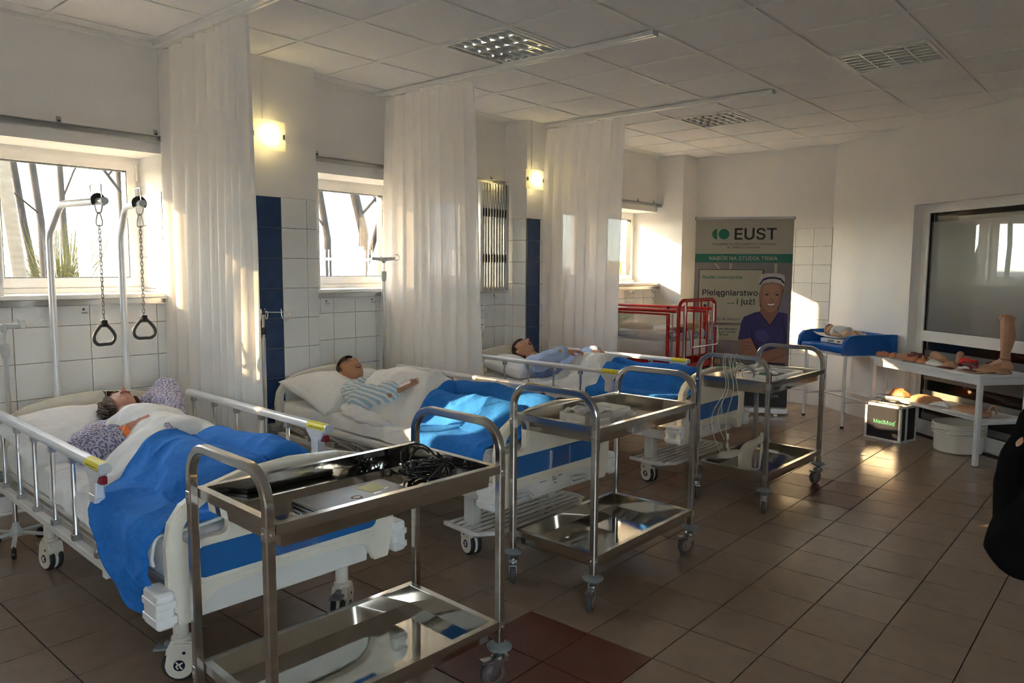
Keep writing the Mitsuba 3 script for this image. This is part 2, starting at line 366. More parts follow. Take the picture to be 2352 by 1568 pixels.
def slab(w, h, t=0.008, b=0.0015):
    """A tile lying in x, z, its face towards -y, with a bevelled edge."""
    o = [(0, 0), (w, 0), (w, h), (0, h)]; i = [(b, b), (w - b, b), (w - b, h - b), (b, h - b)]
    v = [(x, 0, z) for x, z in o] + [(x, -t + b, z) for x, z in o] + [(x, -t, z) for x, z in i]
    f = []
    for k in range(4):
        l = (k + 1) % 4
        f += [[k, l, 4 + l], [k, 4 + l, 4 + k], [4 + k, 4 + l, 8 + l], [4 + k, 8 + l, 8 + k]]
    f += [[8, 9, 10], [8, 10, 11]]
    return trimesh.Trimesh(np.array(v, float), f, process=False)
_slabs = {}
def tile(parent, M, w, h, m, name='tile', t=0.008, b=0.0015):
    k = (round(w, 3), round(h, 3), m, t)
    if k not in _slabs: _slabs[k] = mikit.ply(slab(w, h, t, b), m, False)
    return add(name, _slabs[k], None, parent, M=M)
def tile_wall(parent, us, zs, M, matf=lambda u, z: 'm_tile', holes=(), g=0.0036):
    """Tiles between the joints us and zs on a wall whose face is local y = 0, looking to -y."""
    zs = sorted(zs)
    back = sbox(us[0], zs[0], us[-1], zs[-1])
    for h0, h1, z0, z1 in holes: back = back.difference(sbox(h0, z0, h1, z1))
    add('grout', tr(extXZ(back, -.0045, 0), M), 'm_grout', parent, False)
    for a, b in zip(us[:-1], us[1:]):
        for c, d in zip(zs[:-1], zs[1:]):
            boxes = [(a, b, c, d)]
            for h0, h1, z0, z1 in holes:
                new = []
                for p, q, r, s in boxes:
                    if q <= h0 or p >= h1 or s <= z0 or r >= z1: new.append((p, q, r, s)); continue
                    if p < h0: new.append((p, h0, r, s))
                    if q > h1: new.append((h1, q, r, s))
                    if r < z0: new.append((max(p, h0), min(q, h1), r, z0))
                    if s > z1: new.append((max(p, h0), min(q, h1), z1, s))
                boxes = new
            for p, q, r, s in boxes:
                if q - p < 0.012 or s - r < 0.012: continue
                tile(parent, M @ mat4(t=(p + g / 2, 0, r + g / 2)), q - p - g, s - r - g, matf((p + q) / 2, (r + s) / 2))

# window wall with its openings
wp = sbox(-3, 0, 8.345, ZC + 0.12)
for a, b in WIN.values(): wp = wp.difference(sbox(a, SILL, b, HEAD))
struct('wall_left', extXZ(wp, YW, YX), 'm_wall')
struct('wall_far', [bx(8.71, 8.9, 2.6, 5.4, 0, ZC + 0.12), bx(8.345, 8.72, 4.505, 5.36, 0, ZC + 0.12)], 'm_wall')
OP = (1.27, 4.30, 2.165)
rw = sbox(-0.05, 0, 6.9, ZC + 0.12).difference(sbox(OP[0], -0.1, OP[1], OP[2]))
struct('wall_right', tr(extXZ(rw, 0.0, 0.22), MR), 'm_wall')
yb = COR[1] + T2[1] * 6.8
struct('wall_back', [bx(-3.2, -3, yb - .2, YX, 0, ZC + 0.12), extXZ(sbox(-3.2, 0, COR[0] + T2[0] * 6.8 + .3, ZC + .12).difference(sbox(-2.6, .85, .6, 2.40)), yb - .2, yb)], 'm_wall')
col1 = struct('column', bx(2.60, 3.168, 4.600, YW + .01, 0, ZC + .05), 'm_wall')
col2 = struct('column', bx(5.497, 6.06, 4.600, YW + .01, 0, ZC + .05), 'm_wall')
tag(col1, 'white wall column with a strip of dark blue tiles between the first two windows'); tag(col2, 'white wall column with a strip of dark blue tiles beside the folded grille')

# wall tiles: every tile a part of the wall or column it is glued to
MW = mat4(t=(0, YW, 0)); MC = mat4(t=(0, 4.600, 0))
lowz = [0.155] + ROWS[:-1][::-1][0:5]                   # joints below the sills
low = [z for z in ROWS if 0.17 < z < 1.30] + [0.155]
hol = [(a, b, SILL - 0.012, HEAD) for a, b in WIN.values()]
tile_wall('wall_left', [0.931, 1.331, 1.734, 2.131, 2.198], low + [SILL - 0.012], MW)
tile_wall('wall_left', [2.198, 2.60], low + [z for z in ROWS if z > 1.3], MW)
us = [3.168, 3.276] + [3.487 + 0.2067 * k for k in range(10)] + [5.497]
tile_wall('wall_left', us, low + [z for z in ROWS if z > 1.3], MW, holes=hol)
us = [6.06] + [6.20 + 0.2067 * k for k in range(11)] + [8.345]
tile_wall('wall_left', us, low + [z for z in ROWS if z > 1.3][:2] + [SILL - 0.012], MW, holes=hol)
ML = mat4(np.array([[0, -1, 0], [1, 0, 0], [0, 0, 1.0]]))           # local x -> +y, local -y -> +x ... faces +x
MX = mat4(np.array([[0, 1, 0], [-1, 0, 0], [0, 0, 1.0]]))           # local x -> -y, local -y -> -x : faces -x
def face_x(x): M = MX.copy(); M[0, 3] = x; return M
for a, b in (WIN['A'], WIN['C']):                                    # right reveals
    tile_wall('wall_left', [-5.205, -5.075, -YW], [SILL + .004] + [z for z in ROWS if z > 1.38], face_x(b))
bl = lambda a, b: (lambda u, z: 'm_tile_blue' if a < u < b else 'm_tile')
cz = [0.0] + [z for z in ROWS if z > 0.05]
tile_wall(col1, [2.60, 2.673, 2.878, 3.080, 3.168], cz, MC, bl(2.673, 2.878))
tile_wall(col2, [5.497, 5.697, 5.80, 6.06], cz, MC, bl(5.497, 5.697))
tile_wall(col2, [-YW, -4.76, -4.600], cz, face_x(5.497))
tile_wall('wall_far', [-3.662, -3.456, -3.2495, -3.043, -2.84], cz, face_x(8.71))
struct('baseboard_left', [cb(-3, 2.6, YW - 0.012, YW, 0, 0.142, .002), cb(3.168, 5.497, YW - 0.012, YW, 0, 0.142, .002), cb(6.06, 8.345, YW - .012, YW, 0, .142, .002)], 'm_skirt')
struct('trim_1', [cb(-3, 2.6, YW - 0.03, YW, 0.142, 0.155, .003), cb(3.168, 5.497, YW - 0.03, YW, 0.142, 0.155, .003)], 'm_white')

# floor tiles
struct('floor', bx(-3.2, 9.2, yb - .2, 5.4, -0.08, -0.0065), 'm_floor_grout')
S = 0.3139; X0, Y0 = 2.537, 2.076
def floor_tile_mesh(w, h): return tr(slab(w, h, 0.008, 0.0012), mat4(rotx(-math.pi / 2)))   # face up
MF = mat4(np.array([[1, 0, 0], [0, 0, 1], [0, -1, 0.0]]))            # local z -> y, -y -> z
cells = []
Rw2 = _r * math.cos(ROLL) + _u * math.sin(ROLL)
def project(p):
    q = np.asarray(p, float) - EYE
    z = q @ _f
    return (1176 + F_PX * (q @ Rw2) / z, 784 - F_PX * (q @ _up) / z, z)
for i in range(-18, 21):
    for j in range(-10, 16):
        x, y = X0 + i * S, Y0 - (j + 1) * S
        pg = sbox(x, y, x + S, y + S)
        inter = pg.intersection(ROOM)
        if inter.area < 2e-3: continue
        c = (x + S / 2, y + S / 2)
        cx, cy, cz_ = project((*c, 0))
        seen = cz_ > 0.6 and -120 < cx < 2472 and 600 < cy < 1700
        pix = (F_PX * S / max(cz_, .1)) if seen else 0
        red = (i % 10 in (8, 9)) and (j % 9 in (0, 1)) and i > -4
        cells.append((pix, i, j, inter, inter.area > 0.99 * S * S, red))
cells.sort(key=lambda c: -c[0])
rest = {}
for n, (pix, i, j, inter, whole, red) in enumerate(cells):
    m = 'm_floor_red' if red else ('m_floor_a', 'm_floor_b')[(i * 7 + j * 5 + (i * j) % 3) % 2]
    x, y = X0 + i * S, Y0 - (j + 1) * S
    if n < 300 and pix > 0 and whole:
        tile('floor', mat4(MF[:3, :3], (x + .0032, y + .0025, -0.008)), S - .0064, S - .005, m, t=0.008, b=0.0012)
    else:
        rest.setdefault(m, []).append(mv(ext(inter.buffer(-0.002), 0.006), 0, 0, -0.006))
for m, ms in rest.items():
    k = add('tile_field', ms, m, 'floor', False, kind='stuff')

# ceiling: panels and bars
struct('ceiling', bx(-3.2, 9.2, yb - .2, 5.4, ZC + 0.02, ZC + 0.12), 'm_panel')
C, CX, CY = 0.5943, 3.342, 2.941
LIGHTS = {(0, 0): None, (3, 3): None, (5, 0): None}
lit_cells = [(0, -1), (3, 2), (5, -1)]
_pan = {}
for m in range(-11, 10):
    for n in range(-4, 10):
        if (m, n) in lit_cells: continue
        x, y = CX + m * C, CY - (n + 1) * C
        inter = sbox(x, y, x + C, y + C).intersection(ROOM)
        if inter.area < 4e-3: continue
        c = inter.centroid; px, py, pz = project((c.x, c.y, ZC))
        if not (pz > 0.3 and -500 < px < 2852 and py > -700):
            _pan.setdefault('rest', []).append(mv(ext(inter.buffer(-0.008), 0.012), 0, 0, ZC + 0.002)); continue
        if inter.area > 0.99 * C * C:
            if 'p' not in _pan:
                w = C - 0.030
                _pan['p'] = mikit.ply(cb(0, w, 0, w, 0, 0.012, 0.002), 'm_panel', False)
            add('panel', _pan['p'], None, 'ceiling', M=mat4(t=(x + .015, y + .015, ZC + .003)))
        else:
            q = inter.buffer(-0.010)
            if q.area > 1e-3: add('panel', mv(ext(q, 0.012), 0, 0, ZC + 0.001), 'm_panel', 'ceiling', False)
if 'rest' in _pan: add('panel_field', _pan['rest'], 'm_panel', 'ceiling', False, kind='stuff')
for m in range(-10, 10):
    x = CX + m * C
    seg = LineString([(x, -10), (x, 10)]).intersection(ROOM)
    for s in getattr(seg, 'geoms', [seg]):
        if s.length > .05: add('bar', cb(x - .012, x + .012, s.bounds[1], s.bounds[3], ZC - .003, ZC + .012, .001), 'm_tbar', 'ceiling', False)
for n in range(-3, 10):
    y = CY - n * C
    seg = LineString([(-10, y), (10, y)]).intersection(ROOM)
    for s in getattr(seg, 'geoms', [seg]):
        if s.length > .05: add('bar', cb(s.bounds[0], s.bounds[2], y - .012, y + .012, ZC - .003, ZC + .012, .001), 'm_tbar', 'ceiling', False)
struct('trim_2', [cb(2.2, 2.6, YW - .025, YW, ZC - .028, ZC, .002), cb(-3, 2.2, YW - .025, YW, ZC - .028, ZC, .002), cb(3.168, 5.497, YW - .025, YW, ZC - .028, ZC, .002), cb(6.06, 8.345, YW - .025, YW, ZC - .028, ZC, .002)], 'm_tbar')

# windows
def frame_poly(x0, x1, z0, z1, w): return sbox(x0, z0, x1, z1).difference(sbox(x0 + w, z0 + w, x1 - w, z1 - w))
BACKWIN = (-2.6, 0.6, 0.85, 2.40)
WLAB = {'A': 'white plastic window above the nearest bed, behind the two lifting poles', 'B': 'white plastic window beside the first tiled column, with a fence outside',
        'C': 'white plastic window half hidden by the folded steel grille', 'D': 'white plastic window in the far bay behind the third curtain',
        'E': 'white plastic window just left of the picture, beside the nearest window', 'F': 'white plastic window in the far bay hidden by the third curtain'}
for n, (k, (a, b)) in enumerate(WIN.items()):
    key = struct('window_%d' % (n + 1), extXZ(frame_poly(a, b, SILL + .008, HEAD, 0.045), YG - .045, YG + .03), 'm_pvc', label=WLAB[k])
    add('sash', [extXZ(frame_poly(a + .032, b - .032, SILL + .04, HEAD - .032, 0.060), YG - .062, YG + .015),
                 extXZ(frame_poly(a + .078, b - .078, SILL + .086, HEAD - .078, 0.012), YG - .068, YG)], 'm_pvc', key, False)
    add('gasket', extXZ(frame_poly(a + .089, b - .089, SILL + .097, HEAD - .089, 0.005), YG - .064, YG - .004), 'm_black', key, False)
    g = [(a + .088, YG, SILL + .095), (b - .088, YG, SILL + .095), (b - .088, YG, HEAD - .088), (a + .088, YG, HEAD - .088)]
    add('pane', (g, [[0, 1, 2, 3]]), 'm_glass', key, False)
    add('sill', [cb(a - .02, b + .02, YW - .055, YG - .03, SILL - .022, SILL + .004, .004), cb(a, b, YG - .075, YG - .04, SILL + .004, SILL + .035, .003)], 'm_white', key, False)
    add('hinge', cb(b - .036, b - .022, YG - .078, YG - .060, HEAD - .15, HEAD - .05, .002), 'm_gum', key, False)
    add('handle', [cb(a + .055, a + .085, YG - .080, YG - .062, 1.77, 1.87, .003), cb(a + .06, a + .08, YG - .105, YG - .085, 1.70, 1.86, .004)], 'm_white', key, False)
kb = struct('window_7', extXZ(unary_union([frame_poly(*BACKWIN[:2], *BACKWIN[2:], .06)] + [sbox(x - .03, .85, x + .03, 2.40) for x in (-1.53, -.47)]), yb - .12, yb - .05), 'm_pvc', label='wide white window in the wall behind the camera')
add('pane', ([(-2.55, yb - .09, .9), (.55, yb - .09, .9), (.55, yb - .09, 2.35), (-2.55, yb - .09, 2.35)], [[0, 1, 2, 3]]), 'm_glass', kb, False)
def guard(x0, x1, z, lab, yoff=0.075, h=0.036, br=()):
    key = thing('guard_rail', lab, 'rail', None)
    add('rail', extYZ(Polygon([(-.045, 0), (0, 0), (0, h), (-.045, h), (-.045, h - .004), (-.006, h - .004), (-.006, .004), (-.045, .004)]), x0, x1), 'm_zinc', key, False, M=mat4(t=(0, YW - yoff + .045, z)))
    for b in br:
        up = z > 2
        z0 = z + h if up else z - .045
        add('bracket', [cb(b - .014, b + .014, YW - .006, YW - .001, z0 - .03, z0 + .045, .001), cb(b - .012, b + .012, YW - yoff + .03, YW - .001, z0 - .004 if not up else z0 - .012, z0 + .004, .001)], 'm_zinc', key, False)
        add('bolt', tr(lathe([(0, .006), (.006, .005), (.007, 0)], 8), mat4(rotx(math.pi / 2), (b, YW - .006, z0 + .02))), 'm_dark', key)
guard(0.2, 2.24, 2.318, 'long galvanised rail on the wall above the window over the nearest bed', br=(0.5, 1.62, 2.17))
guard(0.2, 2.20, 1.312, 'galvanised rail under the sill of the window over the nearest bed', br=(.6, 1.70))
guard(3.330, 4.36, 2.330, 'galvanised rail above the window between the first two curtains', br=(3.36, 4.30))
guard(3.330, 4.36, 1.312, 'galvanised rail under the sill of the window with the fence outside', br=(3.42, 3.86))
guard(4.42, 5.46, 2.330, 'galvanised rail above the folded steel grille', br=(4.6, 5.29))
guard(4.42, 5.46, 1.312, 'galvanised rail below the folded steel grille', br=(5.06, 5.33))
guard(6.15, 8.40, 2.310, 'galvanised rail above the far window behind the third curtain', br=(7.9, 8.27))
guard(6.15, 8.42, 1.302, 'galvanised rail under the sill of the far window', br=(7.82, 8.28))
# folded scissor grille at the third window
gr = thing('folding_grille', 'folded galvanised scissor grille pushed to the right side of its window', 'grille')
gy = YW - 0.085
for k in range(10):
    x = 5.075 + k * 0.038
    add('slat', extXZ(sbox(x, 1.335, x + .026, 2.325), gy - .004, gy + .026) if k % 3 else bx(x, x + .030, gy - .006, gy + .020, 1.335, 2.325), 'm_zinc', gr, False)
for z in (1.46, 1.60, 1.80, 2.02, 2.10, 2.25):
    for k in range(9):
        x = 5.095 + k * 0.038
        add('link', cb(x - .004, x + .004, gy - .014, gy - .005, z, z + (0.075 if z in (1.60, 2.02) else .012), .001), 'm_dark' if z in (1.60, 2.02) else 'm_zinc', gr, False)
add('post', bx(5.045, 5.072, gy - .012, gy + .026, 1.33, 2.33), 'm_alu', gr, False)

# curtain rails and sheer curtains
RAIL = [(2.187, 2.30), (3.935, 2.335), (5.775, 2.375)]
RL = ['white ceiling curtain rail of the nearest curtain, running out of the top of the picture', 'white ceiling curtain rail between the first two beds, ending beside the lit ceiling lamp', 'white ceiling curtain rail between second and third bed, the furthest from the camera']
for (x, y), lab in zip(RAIL, RL):
    key = thing('curtain_rail', lab, 'curtain rail')
    sec = [(-.028, 0), (.028, 0), (.028, -.026), (.010, -.026), (.010, -.020), (-.010, -.020), (-.010, -.026), (-.028, -.026)]
    add('track', sweep([(x, y, ZC - .004), (x, YW - .002, ZC - .004)], [(b, a) for b, a in [(-p[0], p[1]) for p in sec]], up=(0, 0, 1)), 'm_white', key, False)
    add('end_cap', cb(x - .030, x + .030, y - .006, y, ZC - .033, ZC - .003, .002), 'm_greywhite', key, False)
def curtain(x0, top, bot, zb, n, seed, lab, amp=0.034):
    r = np.random.default_rng(seed)
    key = thing('curtain', lab, 'curtain')
    nu, nz = 260, 60
    s = np.linspace(0, 1, nu)
    w = np.cumsum(0.55 + 0.9 * meshkit.noise(np.stack([s * n * 0.8, s * 0 + seed, s * 0], -1)))
    ph = (w - w[0]) / (w[-1] - w[0]) * n * 2 * np.pi
    a = 0.55 + 0.75 * meshkit.noise(np.stack([s * n * 0.6, s * 0, s * 0 + seed], -1), 3)
    zt = ZC - 0.052
    V = np.zeros((nu, nz, 3))
    for k, q in enumerate(np.linspace(0, 1, nz)):
        z = zt + (zb - zt) * q
        y = (top[0] + (top[1] - top[0]) * s) * (1 - q ** .7) + (bot[0] + (bot[1] - bot[0]) * s) * q ** .7
        soft = 0.55 + 0.6 * q
        wob = meshkit.fbm(np.stack([s * 9, s * 0 + q * 2.2, s * 0 + seed], -1), 3, 5) - .5
        wav = np.sin(ph + 1.1 * (q * 1.2 - .4) * np.sin(s * 5 + seed))
        wav = np.sign(wav) * np.abs(wav) ** .8
        V[:, k, 0] = x0 + amp * soft * a * wav + 0.022 * wob
        V[:, k, 1] = y + amp * .45 * soft * a * np.cos(ph * 1.0 + .6) + .006 * wob
        V[:, k, 2] = z - (0.012 * (np.cos(ph) * .5 + .5) if k == 0 else 0)
    add('fabric', grid(V), 'm_sheer', key, True)
    for k in range(int(n * 1.4)):
        i = int((k + .5) / (n * 1.4) * (nu - 1))
        p = V[i, 0]
        add('hook', tube(bend([(x0, p[1], ZC - .024), (x0 + .004, p[1], ZC - .045), (p[0], p[1], p[2] - .01)], .004, 3), .0028, 5), 'm_white', key)
curtain(2.187, (3.775, 4.800), (3.760, 4.855), 0.32, 9, 3, 'sheer white curtain nearest the camera, beside the first bed', 0.036)
curtain(3.935, (3.800, 4.745), (3.660, 4.850), 0.30, 9, 11, 'sheer white curtain beside the middle bed, an infusion stand before it')
curtain(5.775, (3.705, 4.570), (3.725, 4.670), 0.30, 7, 23, 'sheer white curtain furthest from the camera, beside the red cot')

# glazed door wall on the right
d1 = key = fresh('door_1')
tag(key, 'white framed glass door with frosted panes behind the white table', kind='structure')
def rwpart(name, meshes, m, **k): return add(name, tr(as_mesh(meshes), MR), m, d1, False, **k)
fo = 0.10
fr = sbox(OP[0], 0, OP[1], OP[2]).difference(sbox(1.352, .985, 4.2, 2.085)).difference(sbox(1.352, .135, 4.2, .885))
rwpart('frame', extXZ(fr, fo, fo + .06), 'm_pvc')
rwpart('gasket', [extXZ(frame_poly(1.347, 4.205, .980, 2.09, .008), fo + .012, fo + .05), extXZ(frame_poly(1.347, 4.205, .13, .89, .008), fo + .012, fo + .05)], 'm_black')
for z0, z1 in ((.985, 2.085), (.135, .885)):
    rwpart('pane', ([(1.35, fo + .03, z0), (4.2, fo + .03, z0), (4.2, fo + .03, z1), (1.35, fo + .03, z1)], [[0, 1, 2, 3]]), 'm_glass')
for z0, z1 in ((.985, 2.005), (.52, .80), (.30, .42), (.135, .20)):
    rwpart('frosted_film', bx(1.352, 4.2, fo + .033, fo + .035, z0, z1), 'm_frosted')
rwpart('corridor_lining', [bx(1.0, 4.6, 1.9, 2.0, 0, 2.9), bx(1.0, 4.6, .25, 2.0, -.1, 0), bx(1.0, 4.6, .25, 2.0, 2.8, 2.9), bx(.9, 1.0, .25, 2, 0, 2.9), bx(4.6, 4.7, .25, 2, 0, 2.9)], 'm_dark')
k = thing('ceiling_batten', 'white batten lamp seen through the clear strip at the top of the glass door', 'lamp')
add('housing', tr(cb(1.42, 2.9, .35, .42, 2.02, 2.06, .006), MR), 'm_device', k)

# louvre lamps in the ceiling (switched off, mirrors only)
def louvre():
    p = Proto(); w = C - .03; h = w / 2
    p.part('frame', ext(sbox(-h, -h, h, h).difference(sbox(-h + .022, -h + .022, h - .022, h - .022)), .008, mat4(t=(0, 0, -.004))), 'm_white', False)
    p.part('housing', [bx(-h, h, -h, h, .085, .09), bx(-h, -h + .004, -h, h, 0, .09), bx(h - .004, h, -h, h, 0, .09), bx(-h, h, -h, -h + .004, 0, .09), bx(-h, h, h - .004, h, 0, .09)], 'm_white', False)
    iw = w - .044; n = 4; pw = iw / n
    for k in range(n):                                   # four mirror troughs with a tube in each
        y0 = -iw / 2 + k * pw
        a = np.linspace(-1, 1, 13)
        sec = np.stack([y0 + pw / 2 + a * pw / 2 * (0.96), 0.005 + 0.055 * (1 - a ** 2)], 1)
        G = np.stack([np.stack([np.full(13, x), sec[:, 0], sec[:, 1]], 1) for x in (-iw / 2, iw / 2)], 0)
        p.part('reflector', grid(G), 'm_mirror', True)
        p.part('tube', mv(rod((-iw / 2, y0 + pw / 2, .038), (iw / 2, y0 + pw / 2, .038), .009, 10)), 'm_white')
    for k in range(n + 1):
        y0 = -iw / 2 + k * pw
        p.part('rib', sweep([(-iw / 2, y0, 0), (iw / 2, y0, 0)], [(-.005, 0.0), (.005, 0.0), (.0018, .035), (-.0018, .035)], up=(0, 0, 1)), 'm_mirror', False)
    for k in range(7):
        x = -iw / 2 + (k + .5) * iw / 7
        p.part('blade', sweep([(x, -iw / 2, 0), (x, iw / 2, 0)], [(-.009, 0.0), (.009, 0.0), (.002, .038), (-.002, .038)], up=(0, 0, 1)), 'm_mirror', False)
    return p
LV = louvre()
for (m, n), a, lab in zip(lit_cells, (0, 0, 0), ['square louvre ceiling lamp in front of the second curtain rail', 'square louvre ceiling lamp at the upper right, mirroring blue blankets', 'square louvre ceiling lamp furthest away, beyond the third curtain rail']):
    LV.place('ceiling_lamp', mat4(rotz(math.pi / 2 if n != 2 else 0), (CX + (m + .5) * C, CY - (n + .5) * C, ZC - .002)), lab, 'lamp')

# lit wall lamps
def wall_lamp(x, z, w, h, lab):
    key = thing('wall_lamp', lab, 'lamp')
    y = 4.600
    add('back_plate', cb(x - .05, x + .05, y - .028, y - .008, z - .05, z + .05, .004), 'm_white', key, False)
    a = np.linspace(-1, 1, 25); b = np.linspace(-1, 1, 9)
    G = np.stack([np.stack([np.full(9, x + t * w / 2), np.full(9, y - .080 + .030 * t * t) , z + b * h / 2], 1) for t in a], 0)
    add('shade', grid(G), 'm_lampglass', key, True)
    for s in (-1, 1):
        add('clip', cb(x + s * (w / 2 - .018) - .008, x + s * (w / 2 - .018) + .008, y - .062, y - .05, z - .016, z + .016, .002), 'm_grey', key, False)
        add('arm', cb(x + s * (w / 2 - .022) - .006, x + s * (w / 2 - .022) + .006, y - .052, y - .006, z - .006, z + .006, .001), 'm_white', key, False)
    add('bulb', mv(icos(0.024, 2), x, y - .046, z), 'm_white', key, True, emitter={'type': 'area', 'radiance': rgb(4.2, 3.3, 1.5)})
    k2 = thing('cable_duct', 'narrow white cable duct running from ' + lab.split(' on ')[0] + ' to the ceiling' , 'duct')
    add('duct', cb(x - .012 if x < 4 else x, x + .012 if x < 4 else x + .022, y - .014, y, z + h / 2 - .06, ZC, .002), 'm_white', k2, False)
wall_lamp(2.765, 2.412, .262, .190, 'lit frosted glass wall lamp on the nearer blue tiled column')
wall_lamp(5.555, 2.375, .262, .178, 'lit frosted glass wall lamp beside the folded grille on the farther column')
labels['cable_duct']['label'] = 'narrow white cable duct above the nearer lit wall lamp'
labels['cable_duct_001']['label'] = 'narrow white cable duct above the lit wall lamp beside the grille'
# ---------------------------------------------------------------- hospital beds
from scipy.ndimage import gaussian_filter
BEDS = [(1.53, 2.40, -.035), (3.15, 2.40, -.035), (5.03, 2.41, -.035)]
def layered(poly, y0, y1, c=.007):
    """A board in x, z from y0 to y1 with softened edges."""
    d = (y1 - y0)
    ms = [extXZ(poly, y0 + c, y1 - c)]
    for a, b in ((.30, .45), (.70, .12), (1.0, 0.0)):
        ms.append(extXZ(poly.buffer(-c * a * .9), y0 + c * b, y1 - c * b))
    return ms
def board_poly():
    pts = [(-.435, .345), (-.465, .46), (-.47, .62), (-.455, .70), (-.415, .755), (-.34, .798), (-.20, .832), (0, .846)]
    pts += [(-x, z) for x, z in pts[-2::-1]]
    pts += [(.37, .345), (.345, .40), (.30, .432), (.2, .442), (-.2, .442), (-.30, .432), (-.345, .40), (-.37, .345)]
    return Polygon(pts).buffer(.012, quad_segs=4).buffer(-.012, quad_segs=4)
BOARD = board_poly()
hole = BOARD.buffer(-.048).intersection(unary_union([sbox(-.45, .625, -.255, .9), sbox(.255, .625, .45, .9)])).buffer(-.022, quad_segs=4).buffer(.022, quad_segs=4)
BOARD_H = BOARD.difference(hole)
def bumper(sx, y0, col):
    x = sx * .485
    return [rb(x - .032, x + .032, y0 - .035, y0 + .085, .355, .485, .016, 5), rb(x - .035, x + .035, y0 - .040, y0 + .088, .37, .40, .008, 4), rb(x - .035, x + .035, y0 - .040, y0 + .088, .425, .455, .008, 4)]
def caster(p, pre, x, y, turn, stem=True, top=.36):
    """A plastic bed caster; returns nothing, adds parts to the proto."""
    A = at(x, y, 0, turn)
    out = Polygon([(-.052, .062), (-.058, .11), (-.048, .152), (.030, .155), (.046, .125), (.058, .062)]).union(Point(0, .064).buffer(.057, quad_segs=8)).buffer(.006).buffer(-.006)
    p.part(pre, tr([extYZ(out, -.030, .030)] + [extYZ(out.buffer(-.006), -.036, .036)], A), 'm_cream', 30)
    ty = [mv(tr(lathe([(.035, -.012), (.060, -.012), (.0655, -.006), (.0655, .006), (.060, .012), (.035, .012)], 26), mat4(roty(math.pi / 2))), s, 0, .0655) for s in (-.020, .020)]
    p.part(pre + '/tyre', tr(ty, A), 'm_rubber', 35)
    caps = [extYZ(Point(0, .064).buffer(.021, quad_segs=8), s * .036, s * .0378) for s in (-1, 1)]
    caps += [extYZ(Point(-.018, .112).buffer(.006), s * .036, s * .0378) for s in (-1, 1)]
    p.part(pre + '/hub_cap', tr(caps, A), 'm_navy', False)
    c = Point(0, .064)
    swirl = unary_union([LineString([(-.011, .074), (-.002, .070), (-.003, .058), (-.010, .052)]).buffer(.0028), LineString([(.010, .077), (.003, .068), (.011, .062), (.006, .052)]).buffer(.0028)])
    p.part(pre + '/emblem', tr([extYZ(swirl, s * .0378, s * .0386) for s in (-1, 1)], A), 'm_cream', False)
    p.part(pre + '/brake_pedal', tr([rb(-.028, .028, .035, .095, .118, .130, .005, 4), cb(-.012, .012, .02, .06, .128, .146, .003)], A), 'm_grey', 30)
    if stem: p.part(pre + '/stem', mv(lathe([(0, .15), (.036, .15), (.036, .165), (.028, .172), (.028, top), (0, top)], 18), x, y, 0), 'm_cream')
